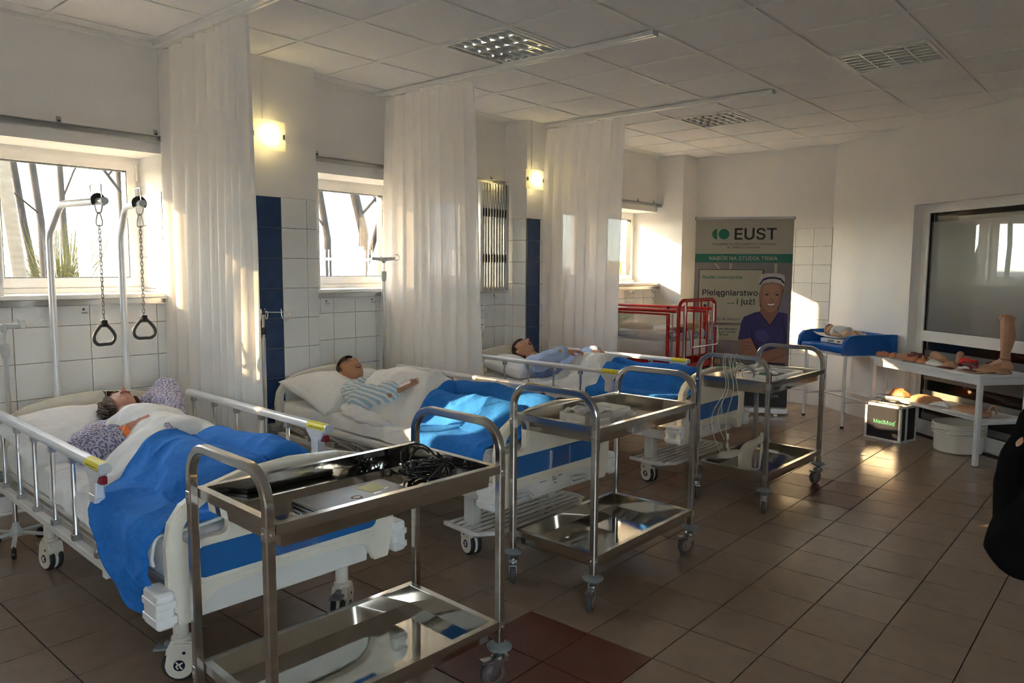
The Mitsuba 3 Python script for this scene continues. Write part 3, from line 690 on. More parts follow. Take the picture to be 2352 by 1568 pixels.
def side_rail(p, s, down):
    x = s * .482
    nm = 'side_rail'
    ys = [.60 + .262 * k for k in range(6)]
    base = [cb(x - .017, x + .017, .50, 2.02, .405, .437, .003)] + [cb(x - .020, x + .020, y0, y0 + .035, .385, .440, .003) for y0 in (.485, 2.0)]
    base += [cb(min(x, s * .41), max(x, s * .41), y - .02, y + .02, .39, .405, .002) for y in (.7, 1.9)]
    key = nm
    p.part(key, base, 'm_frame', 30)
    tube_sec = np.array([(-.017, -.016), (.017, -.016), (.021, -.008), (.022, .006), (.016, .017), (0, .021), (-.016, .017), (-.022, .006), (-.021, -.008)])
    if not down:
        zt = .800
        p.part(key + '/hand_rail', sweep([(x, .50, zt), (x, 1.98, zt)], tube_sec, up=(0, 0, 1)), 'm_alu', 40)
        lo = [(x, y, .437) for y in ys]; hi = [(x, y + .0, zt - .015) for y in ys]
    else:
        zt = .535; x2 = x + s * .012
        p.part(key + '/hand_rail', sweep([(x2, .72, zt), (x2, 2.03, zt)], tube_sec, up=(0, 0, 1)), 'm_frame', 40)
        lo = [(x, y, .448) for y in ys[:5]]; hi = [(x2, y + .30, zt - .030) for y in ys[:5]]
    for k, (a, b) in enumerate(zip(lo, hi)):
        p.part(key + '/post', rod(a, b, .0095, 10), 'm_chrome')
        bl = [cb(b[0] - .013, b[0] + .013, b[1] - .016, b[1] + .016, b[2] - .030, b[2] + .004, .002), cb(a[0] - .016, a[0] + .016, a[1] - .018, a[1] + .018, a[2] - .012, a[2] + .024, .002)]
        bl += [tr(lathe([(0, .004), (.004, .003), (.0045, 0)], 8), mat4(roty(q * math.pi / 2), (c[0] + q * .013, c[1], c[2] - .006))) for c in (b,) for q in (-1, 1)]
        p.part(key + '/clamp', bl, 'm_zinc', False)
    if not down:
        p.part(key + '/end_cap', [tr(ext(Polygon(tube_sec).buffer(.0012), .006), mat4(np.array([[1, 0, 0], [0, 0, -1], [0, 1, 0.0]]), (x, yy, zt))) for yy in (.502, 1.984)], 'm_greywhite', 30)
        st = np.vstack([tube_sec[2:9]]) * 1.035
        G = np.stack([np.stack([x + st[:, 0], np.full(7, yy), zt + st[:, 1]], 1) for yy in (.512, .655)], 0)
        p.part(key + '/sticker', grid(G), 'm_yellow', 40)
        marks = [bx(x + q * .0228 - .0004, x + q * .0228 + .0004, .53 + .011 * k, .535 + .011 * k, zt - .002, zt + .002) for q in (-1, 1) for k in range(10)]
        p.part(key + '/print', marks, 'm_ink', False)
        lat = as_mesh(m3.Manifold.batch_hull([_sph(.009).translate([x + a, yy, zz]) for a in (-.009, .009) for yy, zz in ((.525, .782), (.665, .782), (.555, .745), (.63, .745))]))
        lat2 = rb(x - .019, x + .019, .560, .628, .672, .752, .008, 5)
        lat3 = rb(x - .021, x + .021, .563, .625, .655, .690, .006, 4)
        p.part(key + '/latch', [lat, lat2, lat3], 'm_alu', 30)
        p.part(key + '/release_button', rb(x - .014, x + .014, .512, .556, .736, .768, .006, 4), 'm_redplastic', 30)
def make_bed(kind, left_down=False):
    p = Proto()
    p.part('footboard', layered(BOARD_H, 0, .042), 'm_cream', 40)
    pan = sbox(-.372, .490, .372, .600).buffer(-.03).buffer(.03, quad_segs=5)
    p.part('footboard/panel', extXZ(pan, -.0025, .002), 'm_blue_panel', False)
    rim = LineString([(-.38, .468), (.38, .468)]).buffer(.004)
    p.part('footboard/ridge', [extXZ(rim, -.003, .003), extXZ(LineString([(-.40, .452), (.40, .452)]).buffer(.003), -.002, .003)], 'm_cream', False)
    card = sbox(-.085, .500, .085, .592).difference(sbox(-.035, .565, .035, .60)).difference(Point(0, .53).buffer(.008))
    p.part('footboard/card_holder', [extXZ(card, -.0155, -.0135)] + [cb(q * .085 - .005, q * .085 + .005, -.016, -.002, .498, .594, .001) for q in (-1, 1)] + [cb(-.085, .085, -.016, -.002, .494, .500, .001)], 'm_clearplastic', False)
    p.part('headboard', mv(layered(BOARD_H, 0, .042), 0, 2.085, 0) if False else [mv(q, 0, 2.085, 0) for q in layered(BOARD_H, 0, .042)], 'm_cream', 40)
    p.part('headboard/panel', extXZ(pan, 2.080, 2.086), 'm_blue_panel', False)
    for sx in (-1, 1):
        p.part('bumper', bumper(sx, .015, 0), 'm_white', 30)
        p.part('bumper', bumper(sx, 2.06, 0), 'm_bumper_grey', 30)
    fr = [cb(s * .40 - .02, s * .40 + .02, .05, 2.08, .355, .415, .003) for s in (-1, 1)]
    fr += [cb(-.42, .42, y - .02, y + .02, .36, .405, .003) for y in (.07, .72, 1.35, 2.05)]
    fr += [cb(-.36, .36, .045, .085, .335, .44, .004)]
    p.part('frame', fr, 'm_frame', False)
    deck = [cb(-.43, .43, a, b, .445, .470, .004) for a, b in ((.06, .66), (.68, 1.0), (1.02, 1.30), (1.32, 2.06))]
    for d in deck: p.part('deck', d, 'm_frame', False)
    for s in (-1, 1): side_rail(p, s, left_down and s < 0)
    if kind == 'A':
        caster(p, 'caster', -.31, .30, .9, top=.36); caster(p, 'caster', .385, .27, 2.2, top=.36)
    else:
        for sx in (-1, 1):
            p.part('leg', cb(sx * .315 - .034, sx * .315 + .034, .30, .37, .150, .36, .004), 'm_frame', False)
            caster(p, 'caster', sx * .315, .345, 2.9 if sx < 0 else 2.6, stem=False)
            p.part('caster_neck', mv(lathe([(0, .148), (.030, .148), (.030, .166), (0, .166)], 16), sx * .315, .345, 0), 'm_cream')
        p.part('shoe_rack', [sweep(bend([(-.42, .44, .178), (-.44, .20, .178), (-.34, .12, .178), (.36, .12, .178), (.46, .20, .178), (.44, .44, .178)], .04, 4), sqr(.022, .022), up=(0, 0, 1))], 'm_frame', False)
        for k in range(6):
            y = .165 + k * .05
            p.part('shoe_rack/slat', cb(-.43, .45, y - .007, y + .007, .176, .190, .002), 'm_frame', False)
        for sx in (-1, 1):
            p.part('crank', [cb(sx * .24 - .075, sx * .24 + .075, .022, .046, .352, .368, .002), tube(bend([(sx * .24 - .07, .03, .385), (sx * .24 + .02, .012, .385), (sx * .24 + .05, .012, .360)], .012, 4), .008, 8), rod((sx * .24 - .07, .03, .385), (sx * .24 - .0, .018, .385), .012, 10)], 'm_greywhite', 30)
        plate = [cb(-.115, .115, .040, .0455, .362, .432, .001)]
        p.part('label_plate', plate, 'm_paper', False)
        tx = [tr(lettering(t, h), mat4(np.array([[1, 0, 0], [0, 0, -1], [0, 1, 0.0]]), (x0, .0395, z))) for t, h, x0, z in (('MODEL', .006, .0, .418), ('SERIAL No', .006, .0, .405), ('WEIGHT', .006, .05, .418), ('HOSPITAL BED', .006, -.105, .41), ('2016', .008, .01, .385))]
        p.part('label_plate/print', tx, 'm_ink', False)
    caster(p, 'caster', -.33, 1.80, .2, top=.36); caster(p, 'caster', .33, 1.80, .4, top=.36)
    return p
PA, PB, PC = make_bed('A'), make_bed('B', True), make_bed('B')
BM = [at(*b[:2], 0, b[2]) for b in BEDS]
PA.place('hospital_bed', BM[0], 'cream hospital bed nearest the camera, both silver side rails raised, patient with a floral gown', 'hospital bed', 'hospital beds along the window wall')
PB.place('hospital_bed', BM[1], 'cream hospital bed in the middle with its near side rail folded down', 'hospital bed', 'hospital beds along the window wall')
PC.place('hospital_bed', BM[2], 'cream hospital bed furthest from the camera, beside the red cot', 'hospital bed', 'hospital beds along the window wall')

def softbox(x0, x1, y0, y1, z0, z1, r, edge, amp, fr, seed):
    m = m3.Manifold.batch_hull([m3.Manifold.sphere(r, 20).translate([x, y, z]) for x in (x0 + r, x1 - r) for y in (y0 + r, y1 - r) for z in (z0 + r, z1 - r)]).refine_to_length(edge)
    t = as_mesh(m); t.merge_vertices()
    n = meshkit.fbm(t.vertices * np.asarray(fr) + seed, 3, seed) - .5
    t.vertices = t.vertices + t.vertex_normals * (n * amp)[:, None]
    return t
BN = ['nearest', 'middle', 'farthest']
for b, M in enumerate(BM):
    add('mattress', softbox(-.435, .435, .058, 2.075, .472, .625, .028, .035, .016, (5, 9, 16), b + 1), 'm_linen', None, True, M=M, label='mattress under a white fitted sheet on the %s bed' % BN[b], cat='mattress', group='mattresses')
def pillow(w, l, h, seed, dent=0.0, dx=0.0):
    n = 56
    u, v = np.meshgrid(np.linspace(-1, 1, n), np.linspace(-1, 1, n), indexing='ij')
    e = (1 - np.abs(u) ** 3.2).clip(0) * (1 - np.abs(v) ** 3.2).clip(0)
    edge = 1 - .06 * (np.abs(u) ** 4 * (1 - np.abs(v)) + np.abs(v) ** 4 * (1 - np.abs(u)))
    out = []
    for s in (1, -1):
        z = s * h * (e ** .52) * (1 if s > 0 else .55)
        if s > 0:
            z = z - dent * np.exp(-((u * w / 2 - dx) / .11) ** 2 - (v * l / 2 / .15) ** 2)
            ang = np.arctan2(v, u)
            z = z + e ** .5 * (.016 * (meshkit.fbm(np.stack([u * 3 + seed, v * 3, u * 0], -1), 3, seed) - .5) + .010 * np.sin(ang * 9 + 5 * meshkit.noise(np.stack([u * 2, v * 2, u * 0 + seed], -1))) * np.clip(np.hypot(u, v) - .35, 0, 1))
        G = np.stack([u * w / 2 * edge, v * l / 2 * edge, z], -1)
        m = grid(G if s > 0 else G[::-1]); out.append(m)
    t = trimesh.util.concatenate(out); t.merge_vertices(digits_vertex=5)
    return t
PIL = [((-.13, 1.735, .690), -.22, .06, .76, .56, .095, .045, .14), ((-.075, 1.80, .700), -.30, .05, .80, .54, .095, .040, .08), ((-.06, 1.80, .690), -.18, .02, .76, .52, .085, .035, .07)]
for b, (c, tilt, yaw, w, l, h, dent, dx) in enumerate(PIL):
    A = BM[b] @ mat4(rotz(yaw) @ rotx(-tilt), c)
    k = add('pillow', pillow(w, l, h, b + 3, dent, dx), 'm_linen', None, True, M=A, label=['big white pillow under the brown haired patient on the nearest bed', 'white pillow with a small grey tag on the middle bed', 'white pillow under the wrinkled patient on the farthest bed'][b], cat='pillow', group='pillows on the beds')
    if b == 1:
        add('tag', tr(cloth(np.stack([np.stack([np.array([-.025 + .05 * i, -.02 + .013 * j, .006 * math.sin(i * 3.)]) for j in range(4)]) for i in np.linspace(0, 1, 5)]), .001), A @ mat4(rotz(.9), (-.265, -.16, .062))), 'm_grey', k, False)

# ---------------------------------------------------------------- covers shaped over the bodies
def body_height(X, Y, caps, base=.632, smooth=1.6):
    Z = np.full(X.shape, base)
    for (p, rp), (q, rq) in caps:
        p, q = np.asarray(p, float), np.asarray(q, float)
        d = q[:2] - p[:2]; L2 = d @ d + 1e-9
        t = np.clip(((X - p[0]) * d[0] + (Y - p[1]) * d[1]) / L2, 0, 1)
        r = rp + (rq - rp) * t
        dist = np.hypot(X - p[0] - t * d[0], Y - p[1] - t * d[1])
        zc = p[2] + (q[2] - p[2]) * t
        top = zc + np.where(dist < r * .75, np.sqrt(np.maximum(r * r - dist * dist, 0)), r * .661 - 0.95 * (dist - r * .75))
        Z = np.maximum(Z, top)
    return gaussian_filter(Z, smooth)
def cover(caps, y0f, y1f, ul, ur, off, nu=130, nv=150, wr=.010, seed=1, base=.632, half=.445, smooth=1.8, droop=None, dirw=(1, 1)):
    """A sheet over the bed: u across in arc length, v along from y0f(u) at the foot to y1f(u)."""
    us = np.linspace(-ul, ur, nu); vs = np.linspace(0, 1, nv)
    U, V = np.meshgrid(us, vs, indexing='ij')
    Y0, Y1 = np.vectorize(y0f)(us)[:, None], np.vectorize(y1f)(us)[:, None]
    Yl = Y0 + (Y1 - Y0) * V
    X = np.clip(U, -half, half)
    over = np.maximum(np.abs(U) - half, 0)
    Z = body_height(X, Yl, caps, base, smooth)
    sgn = np.sign(U)
    X = X + sgn * np.minimum(over, .03) * .75
    Z = Z - np.maximum(over - .012, 0)
    X, Z = gaussian_filter(X, (1.2, 0)), gaussian_filter(Z, (1.2, 0))
    Pn = np.stack([X, Yl, Z], -1)
    du, dv = np.gradient(Pn, axis=0), np.gradient(Pn, axis=1)
    n = np.cross(du, dv); n /= np.linalg.norm(n, axis=2, keepdims=True) + 1e-9
    if n[..., 2].mean() < 0: n = -n
    a = meshkit.fbm(np.stack([U * 5 * dirw[0] + seed, Yl * 5 * dirw[1], Z * 4], -1), 4, seed)
    ridg = 1 - np.abs(2 * meshkit.fbm(np.stack([U * 3.1 * dirw[0] + Yl * 1.2, Yl * 3.6 * dirw[1] - U * 1.7, Z * 3 + seed], -1), 3, seed + 5) - 1)
    w = (a - .5) * wr * 1.3 + (ridg ** 3 - .35) * wr * 1.25
    edge = np.minimum(1, np.minimum(V, 1 - V) * 18 + .35)
    Pn = Pn + n * (off + np.maximum(w, -off * .5 + .001) * edge)[..., None]
    return Pn, n
def shell(Pn, t):
    m = cloth(Pn, t); m.merge_vertices(digits_vertex=6); return m
LEG = lambda x, k=.0: [(((x, .26, .70 + k), .085), ((x * 1.1, .72, .69 + k), .080)), (((x * 1.1, .72, .69 + k), .080), ((x * .95, 1.05, .70), .100))]
CAPS = [
  [(((0.02, 1.05, .68), .155), ((0, 1.48, .69), .150)), (((-.12, 1.45, .69), .12), ((.12, 1.45, .69), .12))] + LEG(-.10) + LEG(.11, .01),
  [(((0.0, 1.02, .70), .165), ((0, 1.28, .725), .170)), (((0, 1.28, .725), .165), ((0, 1.56, .705), .150)), (((-.1, 1.5, .70), .12), ((.12, 1.5, .70), .12))] + LEG(-.10) + [(((.17, .24, .70), .085), ((.17, .60, .725), .085)), (((.17, .60, .725), .085), ((.10, 1.0, .70), .10))],
  [(((0.0, 1.02, .68), .160), ((0, 1.50, .685), .150)), (((-.12, 1.45, .69), .12), ((.12, 1.45, .69), .12))] + LEG(-.10, -.005) + LEG(.11, .0),
]
lin = lambda xs, ys: (lambda u: float(np.interp(u, xs, ys)))
DUV = [dict(y0f=lin([-.6, .6], [.10, .10]), y1f=lin([-.60, -.44, -.25, -.05, .10, .25, .40, .6], [1.18, 1.22, 1.34, 1.50, 1.52, 1.44, 1.30, 1.25]), ul=.56, ur=.56),
       dict(y0f=lin([-.6, .6], [.10, .10]), y1f=lin([-.62, -.46, -.30, -.15, .05, .2, .35, .6], [1.42, 1.42, 1.40, 1.50, 1.56, 1.50, 1.35, 1.3]), ul=.53, ur=.55),
       dict(y0f=lin([-.6, .6], [.10, .10]), y1f=lin([-.62, -.42, -.25, -.1, .1, .25, .40, .6], [1.50, 1.45, 1.30, 1.22, 1.24, 1.32, 1.40, 1.4]), ul=.58, ur=.56)]
for b, d in enumerate(DUV):
    Pn, n = cover(CAPS[b], off=.012, wr=(.016, .020, .020)[b], seed=b * 7 + 2, dirw=(.8, 1.5), **d)
    add('bed_sheet', shell(Pn, .009), 'm_linen', None, True, M=BM[b], label=['white sheet drawn over the floral patient on the nearest bed', 'white sheet over the round belly of the middle patient', 'white sheet over the patient of the farthest bed'][b], cat='sheet', group='white covers on the beds')
BLK = [dict(y0f=lin([-.8, -.44, .46], [.075, .075, .075]), y1f=lin([-.80, -.56, -.46, -.35, -.25, -.1, .1, .2, .32, .44, .56], [.26, .50, .66, .80, .88, .90, .86, .82, .68, .50, .40]), ul=.74, ur=.52),
       dict(y0f=lin([-.8, .6], [.075, .075]), y1f=lin([-.58, -.46, -.36, -.25, -.05, .1, .25, .4, .56], [.50, .60, .74, .84, .90, .94, .97, .92, .85]), ul=.50, ur=.56),
       dict(y0f=lin([-.8, .6], [.075, .075]), y1f=lin([-.58, -.46, -.36, -.25, -.05, .1, .25, .4, .56], [.70, .82, .83, .85, .90, .95, 1.0, 1.02, .95]), ul=.54, ur=.54)]
for b, d in enumerate(BLK):
    Pn, n = cover(CAPS[b], off=.036, wr=(.026, .020, .014)[b], seed=b * 5 + 1, dirw=(1, .8), **d)
    add('blanket', shell(Pn, .012), 'm_blanket', None, True, M=BM[b], label=['bright blue fleece blanket hanging over the side of the nearest bed', 'bright blue fleece blanket on the middle bed, lit by the sun', 'smooth bright blue blanket on the farthest bed'][b], cat='blanket', group='blue blankets')
# rolled edge of the white cover beside the middle patient
g = smoothpath([(-.425, .92, .640), (-.425, 1.12, .652), (-.40, 1.32, .668), (-.33, 1.46, .670)], 40)
sc = np.interp(np.linspace(0, 1, 40), [0, .2, .6, 1], [.35, .9, 1.0, .5]) * (1 + .12 * np.sin(np.linspace(0, 22, 40)))
m = sweep(g, np.array([(.070 * math.cos(t), .038 * math.sin(t)) for t in np.linspace(0, 2 * np.pi, 18, endpoint=False)]), scale=sc, up=(0, 0, 1)); m = m.subdivide()
m.vertices = m.vertices + m.vertex_normals * ((meshkit.fbm(m.vertices * 18, 3, 9) - .5) * .030)[:, None]
add('cover_fold', m, 'm_linen', 'bed_sheet_001', True, M=BM[1])
for b, (x, y, z, w) in ((1, (.24, .20, .735, .36)), (2, (.22, .17, .730, .40))):
    add('folded_blanket', softbox(x - w / 2, x + w / 2, y - .09, y + .13, z - .03, z + .045, .030, .02, .016, (16, 16, 16), b + 20), 'm_navyblanket', None, True, M=BM[b], label=['', 'folded dark navy blanket at the foot of the middle bed', 'folded dark navy blanket at the foot of the farthest bed'][b], cat='blanket', group='folded navy blankets')

# ---------------------------------------------------------------- figures
def G2(x, z, x0, z0, sx, sz): return np.exp(-((x - x0) / sx) ** 2 - ((z - z0) / sz) ** 2)
def head_mesh(mouth_open=0.0, old=0.0, sub=5, jaw=1.0):
    m = trimesh.creation.icosphere(subdivisions=sub, radius=1.0)
    d = m.vertices.copy()
    x, y, z = d.T
    X, Y, Z = x * .076, y * .095, z * .117
    low = np.clip(-z, 0, 1)
    X = X * (1 - .26 * low ** 1.5 * jaw)
    Y = np.where(y > 0, Y * (1 - .10 * np.clip(z, 0, 1) ** 2 - .02 * low), Y * (1 - .38 * low ** 1.6))
    fr = np.clip(y, 0, 1) ** .6
    ax = np.abs(X)
    D = .026 * G2(X, Z, 0, -.022, .0115, .013) + .016 * G2(X, Z, 0, -.004, .009, .022) + .006 * G2(ax, Z, .011, -.026, .006, .007)
    D -= .013 * G2(ax, Z, .031, .017, .015, .011)
    D += .005 * G2(ax, Z, .028, .037, .022, .009) + .004 * G2(ax, Z, .045, -.015, .016, .018)
    D += .008 * G2(X, Z, 0, -.051, .026, .016)
    D += .004 * (G2(X, Z, 0, -.045, .018, .005) + G2(X, Z, 0, -.059, .016, .005))
    D -= (.004 + .016 * mouth_open) * G2(X, Z, 0, -.052, .017 - .002 * mouth_open, .0035 + .006 * mouth_open)
    D += .011 * G2(X, Z, 0, -.090, .022, .015) - .004 * G2(X, Z, 0, -.072, .022, .007)
    if old: D += old * .004 * (np.sin(Z * 420 + ax * 160) * G2(ax, Z, .04, -.03, .018, .05) - 2 * G2(ax - .028 - (Z + .03) * -.35, Z, 0, -.04, .005, .028))
    Y = Y + D * fr
    m.vertices = np.stack([X, Y, Z], 1)
    parts = [m]
    for s in (-1, 1):
        e = icos(1, 3, (.009, .019, .031)); a = np.arctan2(e.vertices[:, 2], e.vertices[:, 1])
        e.vertices[:, 0] += .004 * np.cos(e.vertices[:, 1] * 150)
        parts.append(tr(e, mat4(rotz(s * -.35), (s * .077, -.008, -.008))))
    return trimesh.util.concatenate(parts)
def hair_shell(line, thick, seed, sub=5, strands=14.0):
    m = trimesh.creation.icosphere(subdivisions=sub, radius=1.0)
    d = m.vertices
    x, y, z = d.T
    n = meshkit.fbm(np.stack([np.arctan2(x, -y) * strands, z * 3, z * 0 + seed], -1), 3, seed)
    r = 1 + thick * (0.75 + .9 * n)
    X, Y, Z = x * .078 * r, y * .097 * r, z * .118 * r
    Y = np.where(y > 0, Y, Y * (1 - .25 * np.clip(-z, 0, 1)))
    keep = line(x, y, z)
    m.vertices = np.stack([X, Y, Z], 1)
    ok = keep[m.faces].all(1)
    m.update_faces(ok); m.remove_unreferenced_vertices()
    return m
def hand_chains(curl, spread=1.0, thumb=(.30, .25), scale=1.0):
    """Chains of a right hand: wrist at the origin, fingers to +x, back of the hand to +z, thumb towards +y."""
    F = []
    mcp = [(.092, .034), (.097, .011), (.093, -.011), (.084, -.031)]
    ln = [(.042, .026, .020), (.046, .029, .021), (.043, .027, .021), (.034, .021, .018)]
    rr = [.0092, .0095, .0090, .0080]
    palm = []
    for k, ((mx, my), L, r) in enumerate(zip(mcp, ln, rr)):
        c = curl[k] if isinstance(curl, (list, tuple)) else curl
        a = 0.0; yaw = (1.5 - k) * .085 * spread
        p = np.array([mx, my, 0.0]); ch = [(p, r * 1.08)]
        for q, l in enumerate(L):
            a += c * (.75, 1.0, .75)[q]
            p = p + l * np.array([math.cos(a) * math.cos(yaw), math.cos(a) * math.sin(yaw), -math.sin(a)])
            ch.append((p, r * (.98, .92, .80)[q]))
        F.append(ch)
        palm.append([((0.0, my * .55, 0), .0165), ((mx, my, 0), .0125)])
    t0 = np.array([.018, .024, -.006]); b, c = thumb
    t1 = t0 + .046 * np.array([math.cos(.75), math.sin(.75) * (1 - .3 * b), -math.sin(b) * .8]); t1 = t1
    t2 = t1 + .034 * np.array([math.cos(.5 - c * .3), math.sin(.5 - c * .3), -math.sin(b + c) * .6])
    t3 = t2 + .026 * np.array([math.cos(.25 - c * .6), math.sin(.25 - c * .6), -math.sin(b + 1.5 * c) * .6])
    F.append([(t0, .0150), (t1, .0118), (t2, .0104), (t3, .0082)])
    return F, palm
def hand(A, curl, spread=1.0, thumb=(.3, .25), left=False, scale=1.0, edge=.0055):
    F, palm = hand_chains(curl, spread, thumb)
    web = m3.Manifold.batch_hull([_sph(r * .92).translate(list(map(float, p))) for ch in palm for p, r in ch])
    wr = [[((-.055, 0, 0), .0255), ((0.0, 0, 0), .0225)]]
    m = blob(F + wr, edge, 6, [web])
    if left: m.vertices[:, 1] *= -1; m.invert()
    m.vertices *= scale
    return tr(m, A)
def orient(x, z):
    """A frame whose x runs along the fingers and z out of the back of the hand."""
    x = np.asarray(x, float) / np.linalg.norm(x); z = np.asarray(z, float); z = z - x * (x @ z); z /= np.linalg.norm(z)
    return np.stack([x, np.cross(z, x), z], 1)
def head_frame(c, pitch, yaw=0.0, roll=0.0):
    """Lying on the back: crown towards +y; pitch lifts the crown so the face looks at the feet."""
    up = np.array([0, math.cos(pitch), math.sin(pitch)]); face = np.array([0, -math.sin(pitch), math.cos(pitch)])
    R = np.stack([np.cross(face, up), face, up], 1)
    R = R @ rotz(yaw) @ roty(roll)
    return mat4(R, c)
def ruffle(m, amp, f, seed):
    n = meshkit.fbm(m.vertices * f, 3, seed)
    r = 1 - np.abs(2 * meshkit.fbm(m.vertices * f * .6 + 9, 2, seed + 2) - 1)
    m.vertices = m.vertices + m.vertex_normals * ((n - .5) * amp + (r ** 3 - .3) * amp * .8)[:, None]
    return m
def mannequin(b, label, skin, hairmat, Hc, pitch, yaw, arms, cloth_m, cuffs, hairline, thick, mouth, old, extra_hair=None):
    M = BM[b]
    key = thing('patient_mannequin', label, 'mannequin', 'patient mannequins lying in the beds')
    HF = head_frame(Hc, pitch, yaw)
    hc = np.array(Hc)
    nb = (HF @ np.array([0, -.015, -.085, 1]))[:3]; chest = np.array([0.0, hc[1] - .30, .70])
    sh = [np.array([s * .165, hc[1] - .255, .715]) for s in (-1, 1)]
    ch = [[(nb, .052), (np.array([0, hc[1] - .20, .715]), .058)], [(np.array([-.11, hc[1] - .29, .70]), .085), (np.array([.11, hc[1] - .29, .70]), .085)],
          [(chest, .10), (np.array([0, .98, .70]), .11)]]
    for x in (-.10, .11): ch += [[(np.array([x * .9, .98, .70]), .085), (np.array([x * 1.1, .60, .70]), .055), (np.array([x, .26, .69]), .038), (np.array([x * 1.15, .20, .74]), .034)]]
    for (el, wr), s in zip(arms, sh): ch.append([(s, .048), (np.array(el), .030), (np.array(wr), .0245)])
    body = blob(ch, .014, 8)
    hands = []
    for (el, wr), (fx, fz, curl, spread, thumb, left) in zip(arms, cuffs):
        hands.append(hand(mat4(orient(fx, fz), wr), curl, spread, thumb, left))
    head = tr(head_mesh(mouth, old), HF)
    add('body', [body, head] + hands, skin, key, True, M=M)
    # clothing
    cl = [[(np.array([-.13, hc[1] - .28, .70]), .108), (np.array([.13, hc[1] - .28, .70]), .108)], [(np.array([0, hc[1] - .32, .70]), .135), (np.array([0, 1.0, .70]), .13)],
          [(np.array([-.05, hc[1] - .205, .712]), .062), (np.array([.05, hc[1] - .205, .712]), .062)]]
    for (el, wr), s in zip(arms, sh):
        el, wr = np.array(el), np.array(wr); end = wr + (el - wr) * .12
        cl.append([(s, .084), (el, .072), (end, .052)])
    g = ruffle(blob(cl, .013, 6), .022, 17, b + 3)
    add('shirt' if b else 'gown', g, cloth_m, key, True, M=M)
    # hair, eyes, brows, lips
    hs = [tr(hair_shell(hairline, thick, b + 1), HF)]
    if extra_hair: hs.append(tr(extra_hair(), HF))
    add('hair', hs, hairmat, key, True, M=M)
    add('eye', tr([mv(icos(.0115, 3), s * .031, .0735, .016) for s in (-1, 1)], HF), 'm_eyewhite', key, True, M=M)
    add('iris', tr([mv(icos(.0062, 2), s * .031, .0795, .015) for s in (-1, 1)], HF), 'm_iris', key, True, M=M)
    lids = [tr(sweep(smoothpath([(s * .017, .0800, .0155), (s * .025, .0862, .0225 + q), (s * .034, .0850, .0225 + q), (s * .046, .0745, .015)], 12), circ(.0032, 6), up=(0, 0, 1)), np.eye(4)) for s in (-1, 1) for q in (0, -.004)]
    add('eyelid', tr(lids, HF), skin, key, True, M=M)
    br = [sweep(smoothpath([(s * .013, .0925, .034), (s * .028, .0905, .041), (s * .047, .0775, .036)], 12), sqr(.003, .006, .001), up=(0, 0, 1)) for s in (-1, 1)]
    add('eyebrow', tr(br, HF), hairmat, key, True, M=M)
    lp = [sweep(smoothpath([(-.024, .0865, -.051), (-.011, .0975, -.0455 + mouth * .002), (0, .0985, -.047 + mouth * .002), (.011, .0975, -.0455 + mouth * .002), (.024, .0865, -.051)], 16), circ(.0034, 6), up=(0, 0, 1)),
          sweep(smoothpath([(-.024, .0865, -.051), (-.010, .0955, -.058 - mouth * .006), (.010, .0955, -.058 - mouth * .006), (.024, .0865, -.051)], 16), circ(.0040, 6), up=(0, 0, 1))]
    add('lips', tr(lp, HF), 'm_lip', key, True, M=M)
    if mouth: 
        add('mouth', tr(mv(icos(1, 3, (.017, .010, .010)), 0, .084, -.054), HF), 'm_mouth', key, True, M=M)
        add('teeth', tr(sweep(smoothpath([(-.013, .090, -.0495), (0, .0955, -.0495), (.013, .090, -.0495)], 10), sqr(.004, .006, .001), up=(0, 0, 1)), HF), 'm_eyewhite', key, True, M=M)
    return key, HF
def bob_hair():
    r = np.random.default_rng(5); out = []
    for k in range(230):
        t = r.uniform(-1, 1); s = 1 if k % 2 else -1
        a0 = r.uniform(.2, 1.35)
        p0 = np.array([s * .05 * math.sin(a0), r.uniform(-.08, .055), .112 * math.cos(a0 * .7)])
        p1 = np.array([s * (.088 + r.uniform(0, .022)), p0[1] * .8 - .01, r.uniform(-.01, .03)])
        p2 = np.array([s * (.090 + r.uniform(-.01, .035)), p0[1] * .7 - .02 + r.normal(0, .012), -.10 + r.normal(0, .02)])
        out.append(sweep(smoothpath([p0, p1, p2], 9), circ(.0042, 5), scale=np.linspace(1, .35, 9)))
    for k in range(40):
        x = r.uniform(-.055, .055)
        out.append(sweep(smoothpath([(x * .5, .02, .128), (x, .088, .092), (x * 1.25 + .01, .098, .044 + r.normal(0, .006))], 8), circ(.0036, 5), scale=np.linspace(1, .4, 8)))
    return trimesh.util.concatenate(out)
h1 = lambda x, y, z: ~((y > .25) & (z < .62) & (np.abs(x) < .75)) & (z > -.75)
h2 = lambda x, y, z: ~((y > .22) & (z < .52 + .12 * np.sin(x * 9))) & ~((np.abs(x) > .70) & (z < .10) & (y > -.22) & (z > -.5)) & ~((y > -.10) & (z < -.25)) & (z > -.66)
mannequin(0, 'mannequin patient with brown bob hair and a purple floral gown, one arm behind her head', 'm_skin_a', 'm_hair_a', (.01, 1.725, .790), -.12, .12,
          [((-.315, 1.255, .715), (-.185, 1.235, .765)), ((.275, 1.800, .845), (.150, 1.765, .790))], 'm_nightgown',
          [((.93, -.05, .16), (-.25, .80, -.30), [.16, .22, .26, .30], 1.5, (.05, .1), False), ((-.9, .1, -.3), (.1, .2, .95), .5, 1, (.3, .3), True)], h1, .13, 0.0, 0.0, bob_hair)
